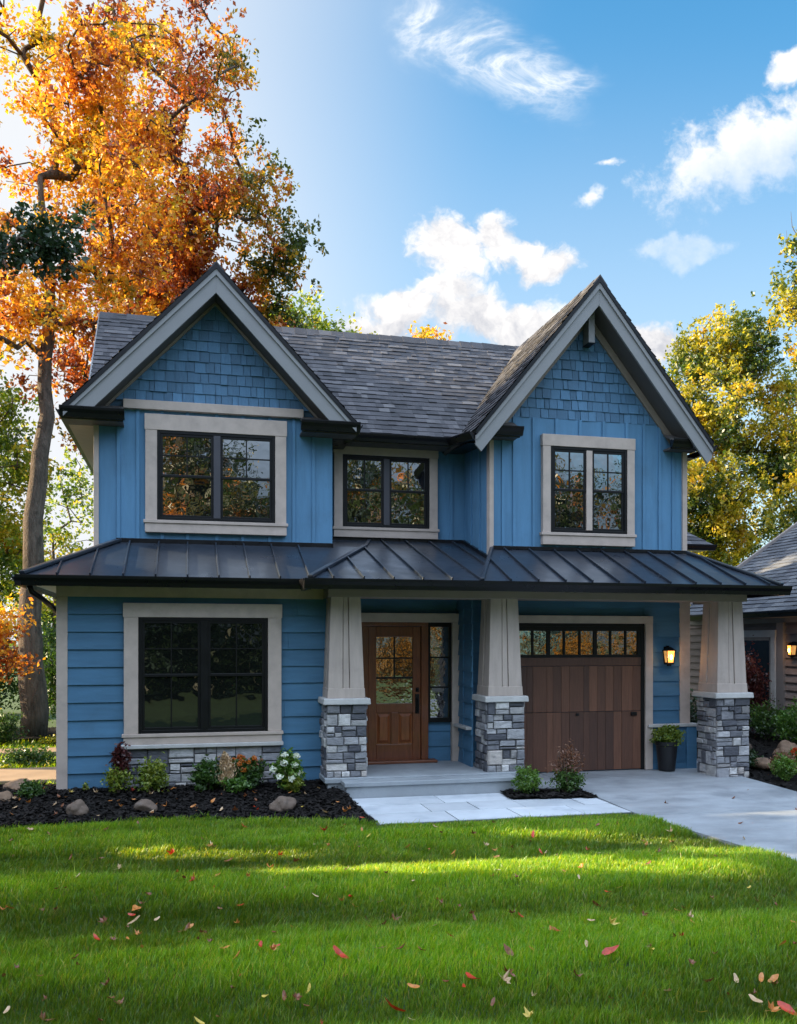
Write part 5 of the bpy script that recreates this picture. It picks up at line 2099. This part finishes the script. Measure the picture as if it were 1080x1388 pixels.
shrub('rust_shrub', 'wispy shrub with rusty plumes beside the round boxwood', (5.06, 11.25, .03),
      [('foliage', 'leaf_shrub', 1700, .05, (0, 0, .18, .26, .2, .21), .2, .4), ('rusty_foliage', 'leaf_rust', 1100, .045, (.02, .03, .42, .26, .18, .32), .0, .35)], seed=14, stems=12)

# potted mum by the garage
pt = root('planter_pot', 'tall black planter pot standing beside the garage door', 'planter', (7.36, 12.62, .07))
b = MB()
b.lathe(7.36, 12.62, [(.125, .075), (.130, .09), (.165, .46), (.172, .47), (.185, .475), (.187, .53), (.172, .535), (.165, .50), (.02, .49)], 28)
b.build('pot', 'black_plastic', pt, smooth=False)
pm = shrub('mum_plant', 'yellow green mum mounded in the tall black pot', (7.36, 12.62, .53),
           [('foliage', 'leaf_lime', 2600, .045, (0, 0, .10, .26, .24, .19), .3, .6)], 'plant', seed=15)

# bed on the right
shrub('round_shrub', 'round grey green shrub at the edge of the right bed', (8.62, 11.45, .05), [('foliage', 'leaf_box', 2200, .04, (0, 0, .18, .20, .2, .2), .3, .45)], seed=21)
shrub('leafy_shrub', 'green shrub below the neighbouring window', (11.35, 15.6, .12), [('foliage', 'leaf_shrub', 2200, .06, (0, 0, .42, .5, .5, .42), .3, .55)], seed=22)
shrub('leafy_shrub', 'bright green shrub right of the one below the neighbouring window', (11.0, 14.3, .12), [('foliage', 'leaf_box', 2200, .06, (0, 0, .45, .42, .45, .45), .3, .55)], seed=23)
shrub('hedge', 'dark hedge in the gap behind the right stone column', (9.6, 16.2, .05), [('foliage', 'leaf_dark', 5000, .07, (0, 0, .5, 1.0, .5, .7), .3, .5)], 'hedge', seed=24)
shrub('tall_shrub', 'tall burgundy shrub before the neighbouring window', (11.35, 16.3, .12), [('foliage', 'leaf_burgundy', 4200, .07, (0, 0, 1.0, .45, .6, .95), .1, .5)], seed=25, stems=14)
rfw = shrub('mum_plant', 'red flowering plant at the right edge of the picture', (9.45, 12.25, .1), [('foliage', 'leaf_shrub', 1000, .05, (0, 0, .16, .22, .2, .18), .2, .5)], 'flower', seed=26)
heads(rfw, 'flower_head', 'flower_red', [(9.45 + rr_.uniform(-.18, .18), 12.2 + rr_.uniform(-.18, .05), .1 + rr_.uniform(.2, .34)) for _ in range(14)], .032, 60, .024, 27)
shrub('low_perennial', 'rusty low plant behind the round shrub in the right bed', (9.0, 12.0, .08), [('foliage', 'leaf_rust', 900, .05, (0, 0, .16, .26, .2, .2), .1, .4)], 'plant', seed=28)
shrub('low_perennial', 'dark green low plant between the column and the round shrub', (8.75, 12.6, .08), [('foliage', 'leaf_dark', 900, .05, (0, 0, .16, .22, .3, .2), .1, .5)], 'plant', seed=29)

shrub('reflection_hedge', 'tall dark unseen hedge added across the street for the window reflection', (-1, -13, -.1), [('foliage', 'leaf_dark', 16000, .22, (0, 0, 1.5, 8.8, 1.0, 2.3), .3, .6), ('lower_foliage', 'leaf_dark', 9000, .22, (0, .3, .35, 9.2, .9, .8), .2, .6)], 'hedge', seed=37, stems=10)  # unseen hedge added so the lower window mirrors something dark
sg_ = shrub('street_shrub', 'golden shrub across the street facing the front door', (9.5, -12.5, -.1), [('foliage', 'leaf_amber', 4200, .2, (0, 0, 1.3, 2.2, 1.3, 2.0), .2, .6)], 'shrub', seed=38, group='golden shrubs across the street')
for q_, (xx, yy, lb) in enumerate(((13.6, -13.2, 'golden shrub across the street between door and garage'), (17.6, -12.4, 'golden shrub across the street facing the garage'), (21.8, -13.4, 'golden shrub across the street beyond the garage'), (25.8, -12.6, 'last golden shrub across the street'))):
    dup(sg_, (xx, yy, -.1), lb, q_ * 1.7, 1.0)
# left background planting
shrub('hedge', 'tall green hedge between the maple trunk and the house corner', (-3.05, 24.0, -.05), [('foliage', 'leaf_shrub', 9000, .10, (0, 0, 1.4, .9, .8, 1.7), .35, .5)], 'hedge', seed=31, stems=8)
shrub('round_shrub', 'round green shrub at the foot of the grey maple trunk', (-3.75, 19.6, -.05), [('foliage', 'leaf_shrub', 3000, .06, (0, 0, .35, .5, .45, .42), .35, .5)], seed=32)
shrub('yellow_shrub', 'bright yellow shrub at the left edge behind the low orange tree', (-5.2, 21.5, -.05), [('foliage', 'leaf_yellow', 4200, .09, (0, 0, 1.5, 1.2, .8, 1.4), .2, .6)], seed=33)
shrub('low_perennial', 'yellow ground plants beside the garden path', (-2.55, 19.2, -.05), [('foliage', 'leaf_yellow', 900, .06, (0, 0, .12, .5, .3, .18), .2, .5)], 'plant', seed=34)
shrub('clipped_hedge', 'low clipped green hedge beside the side path', (-2.65, 16.3, -.1), [('foliage', 'leaf_shrub', 3200, .05, (0, 0, .18, .55, .35, .26), .3, .5)], 'hedge', seed=35)
shrub('far_hedge', 'long hedge closing the garden at the far left', (-8.5, 29.5, -.1), [('foliage', 'leaf_green', 14000, .16, (0, 0, 1.3, 6.0, .9, 1.9), .3, .5)], 'hedge', seed=36, stems=20)


# rocks
def rock(loc, size, m_, label, seed, group='boulders in the mulch beds'):
    bm = bmesh.new()
    bmesh.ops.create_icosphere(bm, subdivisions=4, radius=1)
    for v in bm.verts:
        c = v.co.copy()
        f = 1 + .30 * noise.noise(c * 1.1 + Vector((seed, 0, 0))) + .10 * noise.noise(c * 3 + Vector((0, seed, 0))) + .04 * noise.noise(c * 8)
        v.co = Vector((c.x * f * size[0], c.y * f * size[1], max(c.z * f, -.45) * size[2]))
    me = bpy.data.meshes.new('garden_boulder')
    bm.to_mesh(me)
    bm.free()
    smooth_shade(me)
    o = link('garden_boulder', me, m_)
    o.location = loc
    o.rotation_euler = (0, 0, seed * 1.3)
    tag(o, label, 'rock', group)


rock((-1.27, 11.2, .09), (.13, .12, .12), 'boulder', 'brown boulder at the left of the bed front', 1)
rock((-.5, 11.25, .08), (.15, .12, .10), 'boulder', 'flat grey boulder in the middle of the bed front', 2)
rock((1.15, 11.02, .07), (.17, .13, .12), 'boulder', 'pinkish boulder in front of the white hydrangea', 3)
rock((-2.2, 12.75, .12), (.27, .2, .14), 'boulder_tan', 'long tan boulder behind the low round shrub', 4)
rock((-2.25, 11.95, .10), (.13, .12, .12), 'boulder_tan', 'tan boulder cut by the left edge of the picture', 5)
rock((9.0, 12.55, .12), (.30, .16, .11), 'boulder_tan', 'reddish flat boulder in the right bed', 6)
rock((10.3, 13.6, .15), (.25, .2, .2), 'boulder_tan', 'pale boulder below the neighbouring wall', 7)
rock((9.9, 14.4, .15), (.3, .2, .17), 'boulder', 'grey pink boulder behind the right bed plants', 8)

# ------------------------------------------------------------------ fallen leaves
rl = random.Random(9)


def leaf_mesh(kind, seed):
    rg = random.Random(seed)
    lobes = 5 if kind == 'maple' else 0
    pts = []
    if lobes:
        for i in range(lobes * 2 + 1):
            a = -math.pi * .80 + i * (math.pi * 1.60) / (lobes * 2)
            r = (1.0 if i % 2 == 1 else .62) * rg.uniform(.85, 1.1)
            if i in (0, lobes * 2):
                r = .5
            pts.append((r * math.sin(a), r * math.cos(a)))
    else:
        for i in range(10):
            a = 2 * math.pi * i / 10
            pts.append((.40 * math.sin(a) * (1 - .35 * max(0, math.cos(a))) * rg.uniform(.8, 1.2), 1.0 * math.cos(a) * rg.uniform(.9, 1.1)))
    curl = rg.uniform(.35, .95)
    tw = rg.uniform(-.4, .4)
    v = [(0, 0, 0)] + [(x, y, curl * (x * x * 1.3 + y * y * .55) + tw * x * y) for x, y in pts]
    st0 = len(v)
    f = [[0, 1 + i, 1 + (i + 1) % len(pts)] for i in range(len(pts))]
    if lobes:
        f.pop()
    v += [(-.02, -.1, .01), (.02, -.1, .01), (.02, -1.1, .12), (-.02, -1.1, .12)]
    f.append([st0, st0 + 1, st0 + 2, st0 + 3])
    me = bpy.data.meshes.new('fallen_leaf')
    me.from_pydata([(x * .5, y * .5, z * .5) for x, y, z in v], [], f)
    me.update()
    return me


FM = {}
for cc_, m_ in (('r', 'fallen_red'), ('o', 'fallen_orange'), ('t', 'fallen_tan'), ('b', 'fallen_brown'), ('y', 'fallen_yellow')):
    FM[cc_] = []
    for i in range(4):
        me = leaf_mesh('maple' if i % 2 == 0 else 'oval', hash(m_) % 1000 + i if False else ord(cc_) * 7 + i)
        me.materials.append(MATS[m_])
        FM[cc_].append(me)
WORD = dict(r='red', o='orange', t='tan', b='dark brown', y='yellow')
LAWN = [(-0.94, 8.19, 't'), (-0.39, 7.04, 'T'), (-0.39, 7.27, 'O'), (-0.23, 7.08, 't'), (-0.62, 6.51, 'r'), (-1.37, 7.52, 'r'), (-1.41, 7.51, 'r'), (-0.14, 9.06, 'r'), (-0.09, 8.19, 'r'), (0.05, 7.84, 'r'), (-0.03, 7.86, 'b'), (0.26, 7.98, 'o'), (0.51, 7.8, 'o'), (1.02, 8.48, 'r'), (1.01, 7.2, 't'), (1.29, 7.11, 'r'), (1.29, 6.93, 'r'), (1.22, 7.07, 'o'), (2.16, 8.67, 'r'), (1.73, 6.11, 't'), (1.75, 5.84, 'r'), (1.98, 6.8, 'r'), (1.96, 6.89, 'o'), (1.53, 6.54, 'r'), (1.23, 5.69, 't'), (0.95, 5.63, 'R'), (0.54, 5.83, 'o'), (0.47, 5.96, 'r'), (0.6, 6.28, 'b'), (1.48, 5.58, 'b'), (1.37, 5.63, 'b'), (1.69, 5.15, 'R'), (1.61, 5.07, 'r'), (1.87, 5.09, 't'), (1.13, 4.87, 'R'), (-0.39, 5.41, 'b'), (-1.01, 5.46, 't'), (-0.79, 5.32, 'b'), (0.45, 5.26, 'y'), (2.4, 6.34, 'b'), (2.45, 6.31, 'r'), (3.16, 6.48, 'r'), (2.5, 5.77, 'r'), (2.69, 5.31, 'R'), (2.92, 5.76, 'y'), (2.99, 5.31, 'y'), (3.58, 5.82, 't'), (3.41, 7.28, 'o'), (3.39, 7.77, 'b'), (3.57, 8.82, 'r'), (2.98, 8.35, 'o'), (2.96, 8.55, 't'), (2.96, 8.96, 'b'), (4.17, 7.73, 't'), (5.14, 8.74, 't'), (3.34, 4.9, 't'), (3.56, 4.84, 'r'), (3.48, 4.85, 'o'), (3.23, 4.55, 'T'), (3.32, 4.37, 'R'), (3.22, 4.39, 'o'), (2.83, 4.48, 'y'), (3.95, 5.27, 'o'), (-1.1, 9.1, 'r'), (-0.86, 10.25, 'b'), (-0.55, 10.49, 'b'), (-1.67, 10.36, 't'), (-0.63, 8.67, 't'), (0.02, 6.81, 'r'), (1.84, 4.59, 'y'), (1.52, 5.13, 'b'), (-0.7, 6.05, 'b'), (0.23, 9.2, 't'), (0.74, 8.26, 'o'), (1.44, 9.51, 'r'), (1.38, 7.77, 't'), (2.66, 7.39, 't'), (3.37, 8.13, 'r'), (4.84, 7.42, 't'), (3.54, 6.82, 'y'), (4.67, 6.67, 'y'), (1.87, 7.29, 't'), (0.39, 8.69, 'b'), (-0.32, 7.54, 'r'), (-1.01, 7.4, 'b'), (-0.62, 7.06, 'b'), (0.0, 6.73, 'b'), (2.02, 5.41, 'b'), (2.34, 5.08, 'b'), (0.71, 5.28, 'y'), (0.06, 5.02, 'y'), (1.32, 5.14, 'o'), (3.13, 4.88, 'b'), (2.8, 4.79, 't'), (-1.48, 8.71, 't'), (0.61, 10.01, 'r'), (1.86, 9.15, 'y'), (2.66, 9.41, 't'), (2.54, 8.33, 'r')]
BED = [(-0.19, 12.05, 'o'), (-0.45, 11.81, 't'), (-1.83, 12.32, 'o'), (-1.57, 11.51, 't'), (0.31, 11.37, 'o'), (0.4, 10.98, 't'), (0.07, 11.17, 'o'), (0.85, 11.67, 'o'), (0.83, 10.9, 'r'), (1.78, 11.01, 't'), (1.85, 10.64, 'o'), (1.95, 10.76, 'o'), (2.0, 10.24, 'r'), (1.7, 11.77, 't'), (1.62, 10.65, 't'), (-0.7, 12.05, 'r'), (-1.15, 11.98, 't'), (-2.02, 11.42, 't'), (-1.47, 12.05, 'y'), (-0.93, 11.56, 'o'), (0.56, 10.9, 'b'), (1.39, 10.95, 'y')]
BIG = {('T', 0): 'large pale tan curled leaf in the left of the lawn', ('O', 0): 'large bright orange leaf standing in the left of the lawn', ('R', 0): 'large dark red leaf in the front middle of the lawn',
       ('R', 1): 'large red leaf cluster at the front right of the middle of the lawn', ('R', 2): 'red leaf at the very bottom edge of the lawn', ('R', 3): 'large dark red leaf toward the right of the lawn',
       ('T', 1): 'large pale tan leaf in the bottom right corner of the lawn', ('R', 4): 'large rust leaf in the bottom right corner of the lawn'}
cnt_ = {}


c_s = (math.sin(YAW), math.cos(YAW))


def put_leaf(x, y, z, c_, where, sc_=1.0):
    big = c_.isupper()
    c0_ = c_.lower()
    o = bpy.data.objects.new('fallen_leaf', FM[c0_][rl.choice((0, 1, 1, 2, 3, 3)) if not big else rl.choice((1, 3))])
    col.objects.link(o)
    s = rl.uniform(.062, .10) * (1.75 if big else 1) * sc_
    o.location = (x, y, z + s * .12)
    o.rotation_euler = (rl.uniform(-.75, .75), rl.uniform(-.6, .6), rl.uniform(0, 6.28))
    o.scale = (s, s, s)
    if big:
        k = cnt_.get(c_, 0)
        cnt_[c_] = k + 1
        tag(o, BIG[(c_, k)], 'leaf', 'large fallen leaves on the lawn')
    else:
        tag(o, 'small %s fallen leaf lying on the %s' % (WORD[c0_], where), 'leaf', '%s fallen leaves on the %s' % (WORD[c0_], where))


for i_, (x, y, c_) in enumerate(LAWN):
    if c_ == 'r' and i_ % 5 in (1, 3):
        c_ = 'b' if i_ % 2 else 'o'
    put_leaf(x, y, float(lawn_h(x, y)) + rl.uniform(.034, .058), c_, 'lawn grass')
k_n = 0
while k_n < 150:
    y = rl.uniform(4.4, 10.4) if k_n % 3 else rl.uniform(4.3, 6.5)
    x = rl.uniform(-2.2, 5.4)
    if x > float(lawn_x1(y)) - .1 or y > edge_y(x) - .1 or abs((x * c_s[1] - y * c_s[0]) / (x * c_s[0] + y * c_s[1])) > .46:
        continue
    put_leaf(x, y, float(lawn_h(x, y)) + rl.uniform(.026, .052), rl.choice('bbbbbotobr'), 'lawn grass', rl.uniform(.5, .9))
    k_n += 1
for (x, y, c_) in BED:
    put_leaf(x, y, hL(x, y) + .025, c_, 'black mulch')
for _ in range(34):
    x, y = rl.uniform(-2.3, 1.9), rl.uniform(10.95, 12.2)
    put_leaf(x, y, hL(x, y) + .022, rl.choice('bottobr'), 'black mulch', rl.uniform(.55, .9))
for (x, y, z, c_) in ((6.2, 9.0, 0, 'b'), (5.75, 8.3, 0, 't'), (7.6, 10.9, .02, 'o'), (6.0, 10.3, .012, 'b'), (7.05, 10.4, .015, 'b'), (7.4, 9.6, .0, 'b')):
    put_leaf(x, y, z, c_, 'concrete drive')
